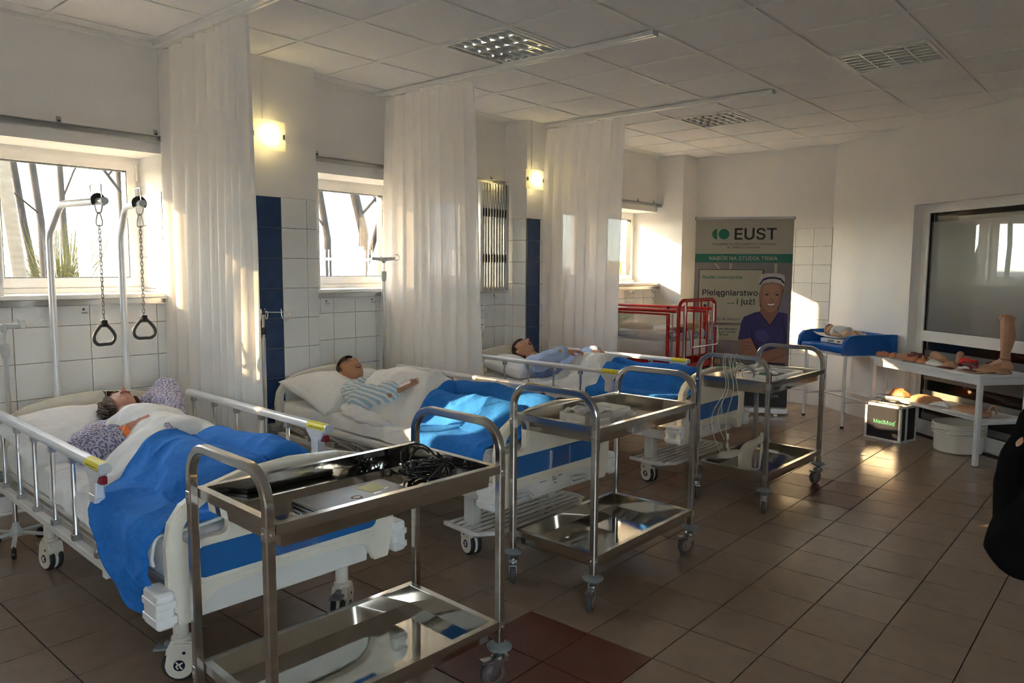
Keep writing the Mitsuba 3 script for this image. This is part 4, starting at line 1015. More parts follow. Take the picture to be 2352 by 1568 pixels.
mannequin(1, 'mannequin patient with dark hair and striped pyjamas, a hand spread on the belly', 'm_skin_b', 'm_hair_b', (0.0, 1.895, .812), .52, .0,
          [((-.315, 1.315, .735), (-.215, 1.105, .800)), ((.31, 1.36, .74), (.225, 1.200, .812))], 'm_stripes',
          [((.80, -.34, .40), (-.42, .1, .88), [.12, .10, .14, .20], 1.3, (.1, .1), False), ((-.10, -.95, .15), (.35, .0, .95), 1.25, .6, (.6, .6), True)], h2, .10, .8, 0.0)
mannequin(2, 'old mannequin patient with a wrinkled face, open mouth and pale blue shirt', 'm_skin_c', 'm_hair_c', (.02, 1.890, .812), .26, .0,
          [((-.315, 1.42, .775), (-.180, 1.245, .872)), ((.31, 1.42, .775), (.20, 1.235, .845))], 'm_shirt_c',
          [((.85, -.42, .02), (-.1, .1, .98), [.45, .4, .45, .5], 1.2, (.3, .3), False), ((-.35, -.9, .0), (.1, .0, .98), .6, 1.0, (.4, .4), True)], h2, .08, .9, 1.0)
# wrist bands on the nearest patient
add('bandage', tube([(-.195, 1.2355, .7615), (-.135, 1.232, .776)], .0305, 18), 'm_orange', 'patient_mannequin', 40, M=BM[0], label='orange bandage around the wrist')
add('tubing', tube(smoothpath([(-.33, 1.36, .67), (-.26, 1.20, .745), (-.19, 1.19, .765), (-.15, 1.225, .808), (-.11, 1.27, .80)], 30), .0026, 6), 'm_milky', 'patient_mannequin', True, M=BM[0])
add('wrist_strap', tube([(.155, 1.766, .7935), (.170, 1.770, .800)], .030, 18), 'm_chrome', 'patient_mannequin', 40, M=BM[0])
# ---------------------------------------------------------------- steel trolleys
TL, TW, ZU, ZL = .916, .487, .838, .249
def trolley():
    p = Proto(); q = .0145
    sec = sqr(.029, .029, .004)
    for x in (0, TL):
        path = bend([(x, 0, .150), (x, 0, .985), (x, TW, .985), (x, TW, .150)], .105, 9)
        p.part('handle_frame', sweep(path, sec, up=(1, 0, 0)), 'm_steel', 30)
    for zr, dp in ((ZU, .078), (ZL, .072)):
        k = 'tray'
        def ring(x0, x1, y0, y1, w): return sbox(x0, y0, x1, y1).difference(sbox(x0 + w, y0 + w, x1 - w, y1 - w))
        X0, X1, Y0, Y1 = q + .001, TL - q - .001, -q - .001, TW + q + .001
        ms = [mv(ext(ring(X0, X1, Y0, Y1, .026), .003), 0, 0, zr - .003), mv(ext(ring(X0, X1, Y0, Y1, .003), .030), 0, 0, zr - .030)]
        p.part(k, ms, 'm_steel', False)
        a, b, c, d = X0 + .026, X1 - .026, Y0 + .026, Y1 - .026
        bot = zr - dp
        ins = .006
        v = [(a, c, zr - .002), (b, c, zr - .002), (b, d, zr - .002), (a, d, zr - .002), (a + ins, c + ins, bot), (b - ins, c + ins, bot), (b - ins, d - ins, bot), (a + ins, d - ins, bot)]
        o = .0015
        v2 = [(x + (-o if x < .4 else o), y + (-o if y < .2 else o), z - (o if i > 3 else 0)) for i, (x, y, z) in enumerate(v)]
        f = [[0, 1, 5, 4], [1, 2, 6, 5], [2, 3, 7, 6], [3, 0, 4, 7], [4, 5, 6, 7]]
        this = 'tray_%03d' % 1 if zr == ZL else 'tray'
        basin = trimesh.util.concatenate([as_mesh((v, f)), as_mesh((v2, [r[::-1] for r in f]))])
        p.part(k + '/basin', basin, 'm_steel_tray', False)
        for x in (0, TL):
            for y in (0, TW):
                s = -1 if x == 0 else 1; t = -1 if y == 0 else 1
                p.part('bracket', [cb(x + s * .0145, x + s * .0165, y - .012, y + .012, zr - .045, zr - .005, .0006), cb(x - .012, x + .012, y + t * .0145, y + t * .0165, zr - .045, zr - .005, .0006)], 'm_chrome', False)
                p.part('screw', [tr(lathe([(0, .005), (.005, .0035), (.006, 0)], 10), mat4(roty(s * math.pi / 2), (x + s * .0165, y, zr - .024))), tr(lathe([(0, .005), (.005, .0035), (.006, 0)], 10), mat4(rotx(-t * math.pi / 2), (x, y + t * .0165, zr - .024)))], 'm_chrome', 30)
    for n, (x, y, turn) in enumerate([(0, 0, 1.9), (0, TW, 2.3), (TL, 0, 1.2), (TL, TW, 1.7)]):
        p.part('bumper_disc', mv(lathe([(0, .130), (.024, .130), (.047, .140), (.049, .146), (.045, .151), (.018, .163), (0, .163)], 24), x, y, 0), 'm_bumper_grey', 40)
        A = at(x, y, 0, turn)
        ck = 'caster'
        fork = [mv(lathe([(0, .104), (.026, .104), (.026, .116), (.018, .122), (.012, .132), (0, .132)], 16), 0, 0, 0)]
        for s in (-1, 1):
            fork.append(extYZ(Polygon([(-.024, .108), (.026, .108), (.034, .060), (.034, .042), (.018, .042), (.010, .060)]).buffer(.002), s * .0165, s * .0185))
        fork.append(cb(-.018, .018, -.022, .028, .104, .108, .001))
        p.part(ck, tr(fork, A), 'm_zinc', 30)
        wheel = tr(lathe([(.012, -.012), (.034, -.012), (.046, -.012), (.050, -.006), (.050, .006), (.046, .012), (.034, .012), (.012, .012)], 28), mat4(roty(math.pi / 2), (0, .026, .050)))
        p.part(ck + '/tyre', tr(wheel, A), 'm_tyre', 35)
        p.part(ck + '/hub', tr([mv(tr(lathe([(0, .014), (.014, .014), (.030, .0125), (.033, .0122)], 18), mat4(roty(s * math.pi / 2))), 0, .026, .050) for s in (-1, 1)], A), 'm_zinc', 35)
        p.part(ck + '/rim_ring', tr([mv(tr(lathe([(.031, .0128), (.035, .0132), (.037, .0126)], 18), mat4(roty(s * math.pi / 2))), 0, .026, .050) for s in (-1, 1)], A), 'm_brown', 35)
        if n != 9: p.part(ck + '/brake', tr([rb(-.018, .018, .022, .074, .092, .103, .004, 4), cb(-.015, .015, -.036, -.018, .085, .108, .003)], A), 'm_zinc', 30)
    return p
TP_ = trolley()
TROL = [(1.082, 1.828, -.045), (2.740, 1.880, -.006), (4.602, 1.849, -.026)]
TMAT = [at(x, y, 0, a) for x, y, a in TROL]
for M, lab in zip(TMAT, ['polished steel trolley nearest the camera, carrying a laptop and black cables', 'polished steel trolley in the middle, carrying boxes', 'polished steel trolley furthest away, with tubes and papers on its top tray']):
    TP_.place('steel_trolley', M, lab, 'trolley', 'steel trolleys at the beds')
ZT = ZU - .078          # floor of a top tray
def flat_text(text, h, m, name, parent, M, **k):
    return add(name, tr(lettering(text, h, .0005, k.pop('bold', False)), M), m, parent, False, **k)
# laptop
lk = thing('laptop', 'closed grey laptop with a yellow note lying in the nearest trolley', 'laptop')
A = at(1.335, 1.890, ZT + .001, -.055)
add('base', tr(rb(0, .365, 0, .245, 0, .013, .004, 4), A), 'm_black', lk, 30)
add('lid', tr(rb(0, .365, 0, .245, .0135, .0215, .0035, 4), A), 'm_laptop', lk, 30)
cen = A @ mat4(t=(.170, .115, .0216))
add('logo_disc', tr(ext(Point(0, 0).buffer(.020, quad_segs=10), .0004), cen), 'm_brown', lk, False)
tx = lettering('hp', .016, .0004, True); tx.apply_translation([-tx.bounds[:, 0].mean(), -.007, .0004])
tx.vertices[:, 0] += tx.vertices[:, 1] * .25
add('logo', tr(tx, cen), 'm_alu', lk, False)
add('label_tape', tr([ext(affinity.rotate(sbox(x, y, x + .03, y + .010), a), .0003, mat4(t=(0, 0, .0216))) for x, y, a in ((.075, .055, 20), (.235, .105, 0), (.29, .13, 30), (.15, .045, 8))], A), 'm_alu', lk, False)
nk = add('sticky_note', tr(cloth(np.stack([np.stack([np.array([.076 * i, .076 * j, .0225 + .006 * (i ** 2) * j]) for j in np.linspace(0, 1, 6)]) for i in np.linspace(0, 1, 6)]), .0004), A @ mat4(rotz(.12), (.235, .130, 0))), 'm_note', None, True, label='pale yellow paper note on the lid of the closed laptop', cat='note')
add('mouse_sleeve', tr(rb(-.055, .06, .035, .20, 0, .0, .0) if False else softbox(-.05, -.008, .01, .11, 0, .022, .010, .01, .003, (20, 20, 20), 2), A), 'm_black', None, True, label='flat black pouch beside the left edge of the laptop', cat='pouch')
r = np.random.default_rng(21)
pts = []
for k in range(34):
    a = k * 1.05 + r.normal(0, .3); R = r.uniform(.03, .105)
    pts.append((1.865 + R * 1.25 * math.cos(a) + r.normal(0, .012), 2.03 + R * .95 * math.sin(a), ZT + .010 + .055 * r.random() ** 1.5 + .020 * (k % 3 == 0)))
ck = thing('cable_bundle', 'tangled black power cables heaped at the right end of the nearest trolley', 'cables')
add('cable', tube(smoothpath(pts[:18], 260), .0040, 7), 'm_black', ck, True)
add('cable', tube(smoothpath(pts[16:], 240), .0036, 7), 'm_black', ck, True)
for k, (cx_, cy_) in enumerate(((1.80, 2.01), (1.83, 1.995))):
    cp = [(cx_ + .052 * math.cos(t) + .0012 * t, cy_ + .030 * math.sin(t), ZT + .012 + .0042 * t * .7 + .016 * math.sin(t * .5) ** 2) for t in np.linspace(0, 2 * np.pi * 4, 110)]
    add('cable', tube(cp, .0042, 7), 'm_black', ck, True)
for c in ([(1.83, 2.12, ZT + .02), (1.86, 2.16, ZT + .10), (1.93, 2.14, ZT + .105), (1.96, 2.06, ZT + .03)], [(1.90, 2.0, ZT + .03), (1.86, 1.95, ZT + .07), (1.80, 1.96, ZT + .03)], [(1.87, 2.15, ZT + .03), (1.95, 2.17, ZT + .085), (1.985, 2.08, ZT + .02)]):
    add('cable', tube(smoothpath(c, 40), .0042, 7), 'm_black', ck, True)
add('adapter', tr(rb(-.055, .055, -.024, .024, 0, .030, .006, 4), at(1.92, 2.07, ZT + .028, .5)), 'm_black', ck, 30)
add('plug', tr(rb(-.018, .018, -.013, .013, 0, .024, .004, 4), at(1.955, 1.96, ZT + .012, 1.0)), 'm_grey', ck, 30)

# things in the middle trolley
def on(t, x, y, z=0, a=0): return TMAT[t] @ at(x, y, ZT + .002 + z, a)
bk = thing('cardboard_box', 'white cardboard box at the left end of the middle trolley, a face mask on it', 'box')
A = on(1, .10, .13, 0, -.12)
add('carton', tr(cb(0, .20, 0, .17, 0, .098, .002), A), 'm_box', bk, False)
add('label', tr([bx(.10, .17, -.0006, 0, .03, .07), bx(-.0006, 0, .03, .12, .025, .065)], A), 'm_paper', bk, False)
add('print', tr([bx(.105 + .008 * k, .108 + .008 * k, -.001, -.0005, .036 + .004 * (k % 3), .064) for k in range(8)], A), 'm_grey', bk, False)
G = np.stack([np.stack([np.array([.19 * i, .16 * j, .112 + .018 * math.sin(i * 9 + j * 4) * (1 - abs(j - .5)) + .012 * math.sin(j * 11)]) for j in np.linspace(0, 1, 14)]) for i in np.linspace(0, 1, 16)])
m_ = thing('face_mask', 'crumpled white cloth mask with black marks on the cardboard box', 'mask')
add('sheet', tr(cloth(G, .003), A), 'm_paper', m_, True)
add('strap', tr([tube(smoothpath([(.02, .02, .128), (.06, .06, .135), (.08, .13, .130)], 14), .004, 6), tube(smoothpath([(.05, .02, .124), (.10, .06, .138), (.12, .13, .124)], 14), .004, 6)], A), 'm_black', m_, True)
add('valve', tr(mv(lathe([(0, .008), (.022, .008), (.025, 0)], 16), .145, .10, .126), A), 'm_black', m_, 30)
dk = thing('monitor_device', 'grey plastic device lying on its back in the middle trolley', 'device')
A = on(1, .345, .135, 0, -.05)
add('case', tr(rb(0, .20, 0, .22, 0, .065, .012, 5), A), 'm_device', dk, 30)
add('cover', tr(rb(.012, .175, .02, .21, .060, .088, .007, 5), A), 'm_device', dk, 30)
add('port', tr([bx(.06 + .03 * k, .078 + .03 * k, -.001, .002, .02, .04) for k in range(4)], A), 'm_black', dk, False)
r = np.random.default_rng(3)
def crumple(w, l, h, seed, f=14):
    n = 40
    u, v = np.meshgrid(np.linspace(-1, 1, n), np.linspace(-1, 1, n), indexing='ij')
    e = np.clip((1 - u ** 4) * (1 - v ** 4), 0, 1) ** .5
    z = h * e * (.35 + 1.1 * (1 - np.abs(2 * meshkit.fbm(np.stack([u * w * f, v * l * f, u * 0 + seed], -1), 3, seed) - 1)) ** 2)
    return grid(np.stack([u * w / 2, v * l / 2, z], -1))
add('plastic_bag', tr(crumple(.22, .15, .045, 4, 22), on(1, .42, .070, .003, .1)), 'm_plasticbag', None, True, label='crumpled clear plastic bag in the front of the middle trolley', cat='bag')
add('leaflet', tr(cb(-.07, .07, -.03, .03, 0, .004, .0005), on(1, .30, .055, .002, .15)), 'm_bloodred', None, False, label='thin red edged leaflet under the clear plastic bag', cat='leaflet')

# things on the far trolley
A = on(2, .32, .08, 0, .0)
tk = thing('instrument_case', 'white open instrument case with a black foam inlay on the far trolley', 'case')
add('tray', tr([ext(rpoly(0, .46, 0, .30, .02).difference(rpoly(.035, .425, .035, .265, .03)), .070), ext(rpoly(.01, .45, .01, .29, .02), .02)], A), 'm_white', tk, False)
add('foam', tr(rb(.04, .42, .04, .26, .02, .045, .012, 4), A), 'm_black', tk, 30)
add('instrument', tr([tube(smoothpath([(.1, .10, .055), (.18, .16, .06), (.26, .12, .055), (.33, .17, .055)], 20), .012, 8), tube(smoothpath([(.12, .2, .055), (.22, .22, .06), (.34, .2, .055)], 20), .010, 8)], A), 'm_alu', tk, True)
add('cloth_patch', tr(mv(crumple(.10, .07, .02, 6), .13, .13, .052), A), 'm_green', tk, True)
add('paper_pack', tr(cb(0, .15, 0, .24, 0, .045, .004), on(2, .14, .10, 0, .1)), 'm_paper', None, False, label='white paper pack left of the instrument case on the far trolley', cat='pack')
add('paper_sheet', tr(cb(0, .12, 0, .10, 0, .004, .001), on(2, .22, .03, 0, -.1)), 'm_alu', None, False, label='bluish leaflet at the front edge of the far trolley', cat='leaflet')
ek = thing('electrode_cables', 'bundle of grey electrode cables with white plugs propped on the far trolley', 'cables')
for k in range(7):
    a = -.6 + .2 * k
    q = [(.11, .16, .075), (.13 + .01 * k, .18, .11), (.09 + .03 * math.sin(a), .20 + .012 * k, .135 + .012 * (k % 3))]
    add('lead', tr(tube(smoothpath(q, 14), .0035, 6), on(2, .06, .02)), 'm_greywhite', ek, True)
    e = np.array(q[-1]); add('plug', tr(rod(e, e + (-.030, .012, .012 * (k % 3 - 1)), .0055, 8), on(2, .06, .02)), 'm_white', ek, 30)
    add('plug_tip', tr(rod(e + (-.030, .012, .012 * (k % 3 - 1)), e + (-.036, .0145, .0145 * (k % 3 - 1)), .0045, 6), on(2, .06, .02)), ('m_redplastic', 'm_yellow', 'm_green')[k % 3], ek, 30)
uk = thing('infusion_line', 'thin clear infusion tube looped over the handle of the far trolley', 'tube')
base = TMAT[2]
def W(*p): return (base @ np.array([*p, 1.0]))[:3]
for k, (dy, dz, off) in enumerate(((.0, -.62, .02), (.03, -.55, .03), (-.03, -.40, .026), (.05, -.66, .022))):
    y = .25 + dy
    q = [W(.10, y, .84), W(.02, y, .99), W(0, y, 1.004), W(-off, y, .985), W(-off - .012, y - .03, .80), W(-off - .008, y + .01 + dy, .60), W(-off - .004, y - .01, .985 + dz)]
    add('tube', tube(smoothpath(q, 50), .0026, 6), 'm_milky', uk, True)
add('clamp', [tr(rb(-.008, .008, -.006, .006, -.02, .02, .003, 4), mat4(t=W(-.026, .25, z))) for z in (.40, .46)], 'm_white', uk, 30)
add('connector', tr(rb(-.004, .004, -.004, .004, -.012, .012, .002, 4), mat4(t=W(-.026, .262, .37))), 'm_redplastic', uk, 30)
A = TMAT[2] @ at(.245, .215, ZL - .070, -1.35)
ur = thing('urine_bottle', 'white plastic urine bottle with bent neck on the lower shelf of the far trolley', 'bottle')
body = sweep(smoothpath([(-.03, 0, .012), (-.035, 0, .08), (-.02, 0, .15), (.045, 0, .215), (.085, 0, .250)], 24), np.array([(math.cos(t) * .046, math.sin(t) * .055) for t in np.linspace(0, 2 * np.pi, 20, endpoint=False)]), up=(0, 1, 0), scale=np.interp(np.linspace(0, 1, 24), [0, .05, .4, .62, .8, 1], [.8, 1.0, .98, .78, .50, .52]))
add('body', tr(body, A), 'm_milky', ur, True)
add('handle', tr(sweep(bend([(.055, 0, .215), (.075, 0, .20), (.062, 0, .02), (.0, 0, .02)], .02, 4), sqr(.014, .020, .004), up=(0, 1, 0)), A), 'm_milky', ur, 30)
add('cap', tr(lathe([(0, .014), (.030, .014), (.033, .010), (.033, 0), (0, 0)], 20), A @ mat4(roty(.80), (.082, 0, .247))), 'm_milky', ur, 30)
add('cap_strap', tr(tube(smoothpath([(.105, .0, .262), (.125, 0, .225), (.095, 0, .19)], 14), .003, 6), A), 'm_milky', ur, True)

# ---------------------------------------------------------------- infusion stands
def iv_stand(x, y, zt, style, rbase, lab, a0=0.0):
    key = thing('infusion_stand', lab, 'infusion stand', 'infusion stands')
    zc = zt - .165
    add('pole', rod((x, y, .09), (x, y, zc), .0125, 14), 'm_chrome', key, 40)
    add('upper_pole', rod((x, y, zc - .02), (x, y, zt - .01), .0085, 12), 'm_chrome', key, 40)
    r2 = np.array([.656, -.755, 0]); q2 = np.array([.755, .656, 0])
    c = np.array([x, y, zt])
    if style == 'chrome':
        add('collar', mv(lathe([(.0, -.022), (.017, -.022), (.018, -.018), (.018, .018), (.017, .022), (0, .022)], 18), x, y, zc + .045), 'm_black', key, 40)
        add('top_cap', mv(lathe([(0, -.016), (.0125, -.016), (.0125, .014), (0, .016)], 14), x, y, zt), 'm_black', key, 40)
        for d, L in ((r2, .155), (-r2, .155), (q2, .075), (-q2, .075)):
            e = c + d * L
            lp = [c + d * .010, c + d * (L * .75)] + [e + d * (.026 * math.sin(t) - .010) + np.array([0, 0, -.024 + .024 * math.cos(t)]) for t in np.linspace(.2, 4.6, 12)] + [c + d * (L - .040) + np.array([0, 0, .020])]
            add('hook', tube(smoothpath(lp, 60), .0034, 7), 'm_chrome', key, True)
    else:
        add('collar', mv(lathe([(0, -.04), (.016, -.04), (.021, -.012), (.022, .030), (.019, .036), (0, .036)], 16), x, y, zc + .02), 'm_greywhite', key, 40)
        add('top_cap', mv(lathe([(0, -.045), (.012, -.045), (.018, -.022), (.018, 0), (0, 0)], 16), x, y, zt), 'm_greywhite', key, 40)
        for d in (r2, -r2, q2, -q2):
            add('arm', as_mesh(m3.Manifold.batch_hull([_sph(.006).translate(list(map(float, c + d * a + np.array([0, 0, z])))) for a, z in ((0, -.006), (0, -.026), (.085, -.004), (.085, -.014))])), 'm_greywhite', key, 30)
            lp = [c + d * .08 + np.array([0, 0, -.010]), c + d * .092 + np.array([0, 0, -.020]), c + d * .115 + np.array([0, 0, -.018]), c + d * .122 + np.array([0, 0, .002]), c + d * .108 + np.array([0, 0, .020]), c + d * .094 + np.array([0, 0, .020])]
            add('hook', tube(smoothpath(lp, 26), .0030, 7), 'm_chrome', key, True)
    add('hub', mv(lathe([(0, .075), (.030, .075), (.032, .105), (.020, .125), (.014, .15), (0, .15)], 18), x, y, 0), 'm_greywhite', key, 40)
    for k in range(5):
        t = a0 + k * 2 * np.pi / 5; d = np.array([math.cos(t), math.sin(t), 0])
        add('base_leg', sweep([np.array([x, y, .092]) + d * .02, np.array([x, y, .070]) + d * rbase], sqr(.022, .016, .004), up=(0, 0, 1)), 'm_greywhite', key, 30)
        e = np.array([x, y, 0]) + d * (rbase - .006)
        add('castor', [tr(lathe([(.004, -.010), (.024, -.010), (.028, -.006), (.028, .006), (.024, .010), (.004, .010)], 16), mat4(rotz(t) @ rotx(math.pi / 2), (e[0], e[1], .028))), rod((e[0], e[1], .028), (e[0], e[1], .072), .007, 8)], 'm_black', key, 35)
    return key
iv_stand(1.235, 4.66, 1.235, 'grey', .18, 'infusion stand with a grey cross head at the left edge of the picture', .6)
iv_stand(2.548, 4.30, 1.262, 'chrome', .25, 'chrome infusion stand with black collar in front of the nearer blue tile strip', .25)
iv_stand(3.800, 4.635, 1.625, 'grey', .20, 'tall infusion stand with grey cross head beside the window with the fence', .2)
iv_stand(4.235, 4.20, 1.263, 'chrome', .24, 'chrome infusion stand carrying a drip bottle in front of the second curtain', .5)
bt = thing('infusion_bottle', 'clear infusion bottle with a printed label hanging upside down from a stand', 'bottle')
c = np.array([4.235, 4.20, 1.263]) + np.array([.656, -.755, 0]) * .145 + np.array([0, 0, -.045])
MBt = mat4(np.array([[.656, .755, 0], [-.755, .656, 0], [0, 0, 1.0]]), c)
add('flask', tr(lathe([(0, -.0), (.028, -.002), (.036, -.012), (.037, -.11), (.034, -.150), (.018, -.172), (.014, -.185), (.014, -.195)], 22), MBt), 'm_plasticbag', bt, True)
a = np.linspace(-.75, .75, 11)
G = np.stack([np.stack([np.array([.0376 * math.sin(t), -.0376 * math.cos(t), z]) for z in (-.035, -.128)]) for t in a])
add('label', tr(grid(G), MBt), 'm_paper', bt, True)
txt = []
for t, h, x0, z0, bo in (('500 ml', .008, -.024, -.050, True), ('0,9% NaCl', .007, -.026, -.066, True), ('roztwór do', .005, -.024, -.078, False), ('infuzji', .005, -.024, -.086, False), ('SERIA', .005, -.024, -.098, False)):
    q = tr(lettering(t, h, .0003, bo), mat4(np.array([[1, 0, 0], [0, 0, -1], [0, 1, 0.0]]), (x0, 0, z0)))
    ang = q.vertices[:, 0] / .0376; rr = .0379 + .0003 - q.vertices[:, 1] * 0
    q.vertices[:, 0], q.vertices[:, 1] = rr * np.sin(ang), -rr * np.cos(ang); txt.append(q)
add('print', tr(txt, MBt), 'm_ink', bt, False)
band = np.stack([np.stack([np.array([.0381 * math.sin(t), -.0381 * math.cos(t), z]) for z in (-.112, -.121)]) for t in np.linspace(-.6, .6, 9)])
add('red_band', tr(grid(band), MBt), 'm_redplastic', bt, True)
add('stopper', tr(lathe([(0, -.190), (.0155, -.190), (.0155, -.215), (.008, -.220), (0, -.22)], 14), MBt), 'm_grey', bt, 40)
add('drip_chamber', tr(lathe([(.006, -.22), (.010, -.228), (.010, -.275), (.004, -.285), (.003, -.30)], 12), MBt), 'm_plasticbag', bt, True)
add('hanger', tr(tube(smoothpath([(-.010, 0, -.003), (-.012, 0, .020), (0, 0, .034), (.012, 0, .020), (.010, 0, -.003)], 20), .0018, 5), MBt), 'm_white', bt, True)
add('line', tube(smoothpath([c + (0, 0, -.30), c + (.0, -.02, -.45), c + (-.06, -.1, -.56), c + (-.14, -.16, -.50)], 40), .0022, 6), 'm_milky', bt, True)

# ---------------------------------------------------------------- lifting poles with trapeze handles
def lifting_pole(x, y, tip, drop, lab, seed):
    key = thing('lifting_pole', lab, 'lifting pole', 'lifting poles')
    tip = np.array(tip); d = tip - np.array([x, y, tip[2]]); d[2] = 0; L = np.linalg.norm(d); d /= L
    p = bend([(x, y, .40), (x, y, 1.715), np.array([x, y, tip[2]]) + d * .135, tip + d * .04], .10, 8)
    add('pole', tube(p, .0185, 16), 'm_alu', key, 45)
    add('end_cap', rod(tip + d * .039, tip + d * .046, .0190, 16), 'm_greywhite', key, 40)
    hk = tip - d * .015
    g = np.cross(d, [0, 0, 1])
    add('stop_bracket', tube(bend([hk - d * .070 + (0, 0, .012), hk - d * .070 + (0, 0, .085), hk + d * .030 + (0, 0, .085), hk + d * .030 + (0, 0, .012)], .008, 4), .0032, 7), 'm_chrome', key, True)
    t = thing('trapeze_handle', lab.replace('lifting pole', 'chain and grip of the pole').split(' at ')[0] if False else lab, 'handle', 'trapeze handles on chains')
    ring = [hk + g * .027 * math.sin(a) + np.array([0, 0, .004 + .026 * math.cos(a)]) for a in np.linspace(-2.3, 2.3, 18)]
    add('strap', sweep(ring, sqr(.024, .007, .002), up=tuple(d)), 'm_black', t, 40)
    bot = hk + np.array([0, 0, -.075])
    add('shackle', tube(smoothpath([ring[0], hk + g * -.014 + (0, 0, -.045), hk + g * -.004 + (0, 0, -.060), hk + g * .004 + (0, 0, -.060), hk + g * .014 + (0, 0, -.045), ring[-1]], 26), .0035, 7), 'm_chrome', t, True)
    add('snap_hook', tube(smoothpath([bot + (0, 0, .020), bot + g * .013 + (0, 0, -.01), bot + g * .008 + (0, 0, -.048), bot - g * .008 + (0, 0, -.048), bot - g * .013 + (0, 0, -.01)], 30, True), .0030, 6, closed=True, cap=False), 'm_zinc', t, True)
    z0 = bot[2] - .045; z1 = drop + .045; n = int((z0 - z1) / .0205)
    lk_ = []
    for k in range(n):
        zc = z0 - (k + .5) * (z0 - z1) / n; h = (z0 - z1) / n * .5 + .0035; w = .0055
        u = g if k % 2 else d
        o = np.array([hk[0], hk[1], zc])
        q = [o + u * (w * math.cos(a)) + np.array([0, 0, (h - w) * (1 if math.sin(a) > 0 else -1) + w * math.sin(a)]) for a in np.linspace(.01, 2 * np.pi + .01, 12, endpoint=False)]
        add('chain_link', tube(q, .0019, 5, closed=True, cap=False), 'm_chain', t, True)
    c = np.array([hk[0], hk[1], drop])
    q = [c + (0, 0, .035), c + g * .026 + (0, 0, .016), c + g * .054 + (0, 0, -.045), c + g * .038 + (0, 0, -.068), c + (0, 0, -.071), c - g * .038 + (0, 0, -.068), c - g * .054 + (0, 0, -.045), c - g * .026 + (0, 0, .016)]
    add('grip', tube(smoothpath(q, 48, True), .0085, 10, closed=True, cap=False), 'm_grip', t, True)
    add('grip_boss', rb(*(np.array([c[0] - .016, c[0] + .016])), c[1] - .014, c[1] + .014, c[2] + .018, c[2] + .055, .007, 5), 'm_black', t, 30)
    return key, t
a_, b_ = lifting_pole(1.455, 4.60, (1.535, 4.10, 1.872), 1.215, 'left one of the two white lifting poles behind the nearest bed', 1)
labels[b_]['label'] = 'dark triangular grip on a chain hanging from the left lifting pole'
a_, b_ = lifting_pole(1.826, 4.60, (1.775, 4.20, 1.880), 1.225, 'right one of the two white lifting poles, beside the nearest curtain', 2)
labels[b_]['label'] = 'dark triangular grip on a chain hanging from the right lifting pole'
# ---------------------------------------------------------------- red cot
ct = thing('child_cot', 'red steel child cot with clear side panels in the far bay', 'cot')
MC_ = at(6.37, 3.45, 0, -.03)
CWd, CLn = .71, 1.32
def cadd(n, m, mm, par=ct, s=40): return add(n, tr(as_mesh(m), MC_), mm, par, s)
for y in (0, CLn):
    e = cadd('end_frame', [tube(bend([(0, y, .13), (0, y, 1.25), (CWd, y, 1.25), (CWd, y, .13)], .085, 8), .0175, 14)], 'm_red')
    for k in range(4): cadd('bar', rod((.145 + .14 * k, y, .62), (.145 + .14 * k, y, 1.24), .0075, 8), 'm_red', e)
    cadd('cross_bar', cb(0, CWd, y - .014, y + .014, .585, .640, .003), 'm_red', e, False)
for x in (.075, CWd - .075):
    cadd('slide_rod', cb(x - .014, x + .014, -.030, -.012, .55, 1.21, .003), 'm_chrome', ct, False)
cadd('drop_bar', tube(bend([(.13, -.035, .98), (.15, -.05, .86), (.15, -.05, .80), (CWd - .02, -.05, .80), (CWd - .01, -.05, .86), (CWd - .01, -.04, .98), (CWd - .06, -.035, .98)], .02, 4), .006, 8), 'm_chrome')
cadd('latch_wire', tube(smoothpath([(-.05, .0, 1.21), (-.02, -.01, 1.20), (.02, 0, 1.20)], 10), .004, 6), 'm_grey')
for x in (0, CWd):
    s = cadd('side_panel', [rod((x, .03, 1.150), (x, CLn - .03, 1.150), .016, 12)], 'm_red')
    cadd('rail', rod((x, .10, 1.118), (x, CLn - .1, 1.118), .010, 10), 'm_red', s)
    cadd('bottom_rail', tube(bend([(x, .12, 1.11), (x, .12, .69), (x, CLn - .12, .69), (x, CLn - .12, 1.11)], .03, 5), .011, 10), 'm_red', s)
    cadd('stile', cb(x - .008, x + .008, .095, .128, .66, 1.13, .002), 'm_red', s, False)
    cadd('glazing', bx(x - .0015, x + .0015, .128, CLn - .128, .70, 1.11), 'm_plexi', s, False)
    cadd('rivet', [mv(icos(.0045, 1), x - .009, .112, .72 + .075 * k) for k in range(6)], 'm_white', s)
    cadd('guide_rod', [rod((x, .065, .60), (x, .065, 1.15), .0075, 8), rod((x, CLn - .065, .60), (x, CLn - .065, 1.15), .0075, 8)], 'm_chrome', s)
    cadd('knob', [mv(icos(.014, 2), x, .115, 1.182), mv(icos(.014, 2), x, CLn - .115, 1.182)], 'm_black', s)
    cadd('lower_frame', tube(bend([(x, .03, .655), (x, .05, .560), (x, CLn - .05, .560), (x, CLn - .03, .655)], .045, 6), .018, 10), 'm_red')
    cadd('side_board', cb(x - .006, x + .006, .05, CLn - .05, .575, .655, .002), 'm_red', ct, False)
for x in (0, CWd):
    for y in (0, CLn):
        cadd('foot_cap', [rod((x, y - .02 if y == 0 else y + .02, .62), (x, y - .065 if y == 0 else y + .065, .62), .026, 14)], 'm_straw')
        cadd('castor', [tr(lathe([(.006, -.014), (.042, -.014), (.048, -.008), (.048, .008), (.042, .014), (.006, .014)], 20), mat4(roty(math.pi / 2), (x, y, .048))), cb(x - .02, x + .02, y - .016, y + .016, .075, .14, .004)], 'm_black')
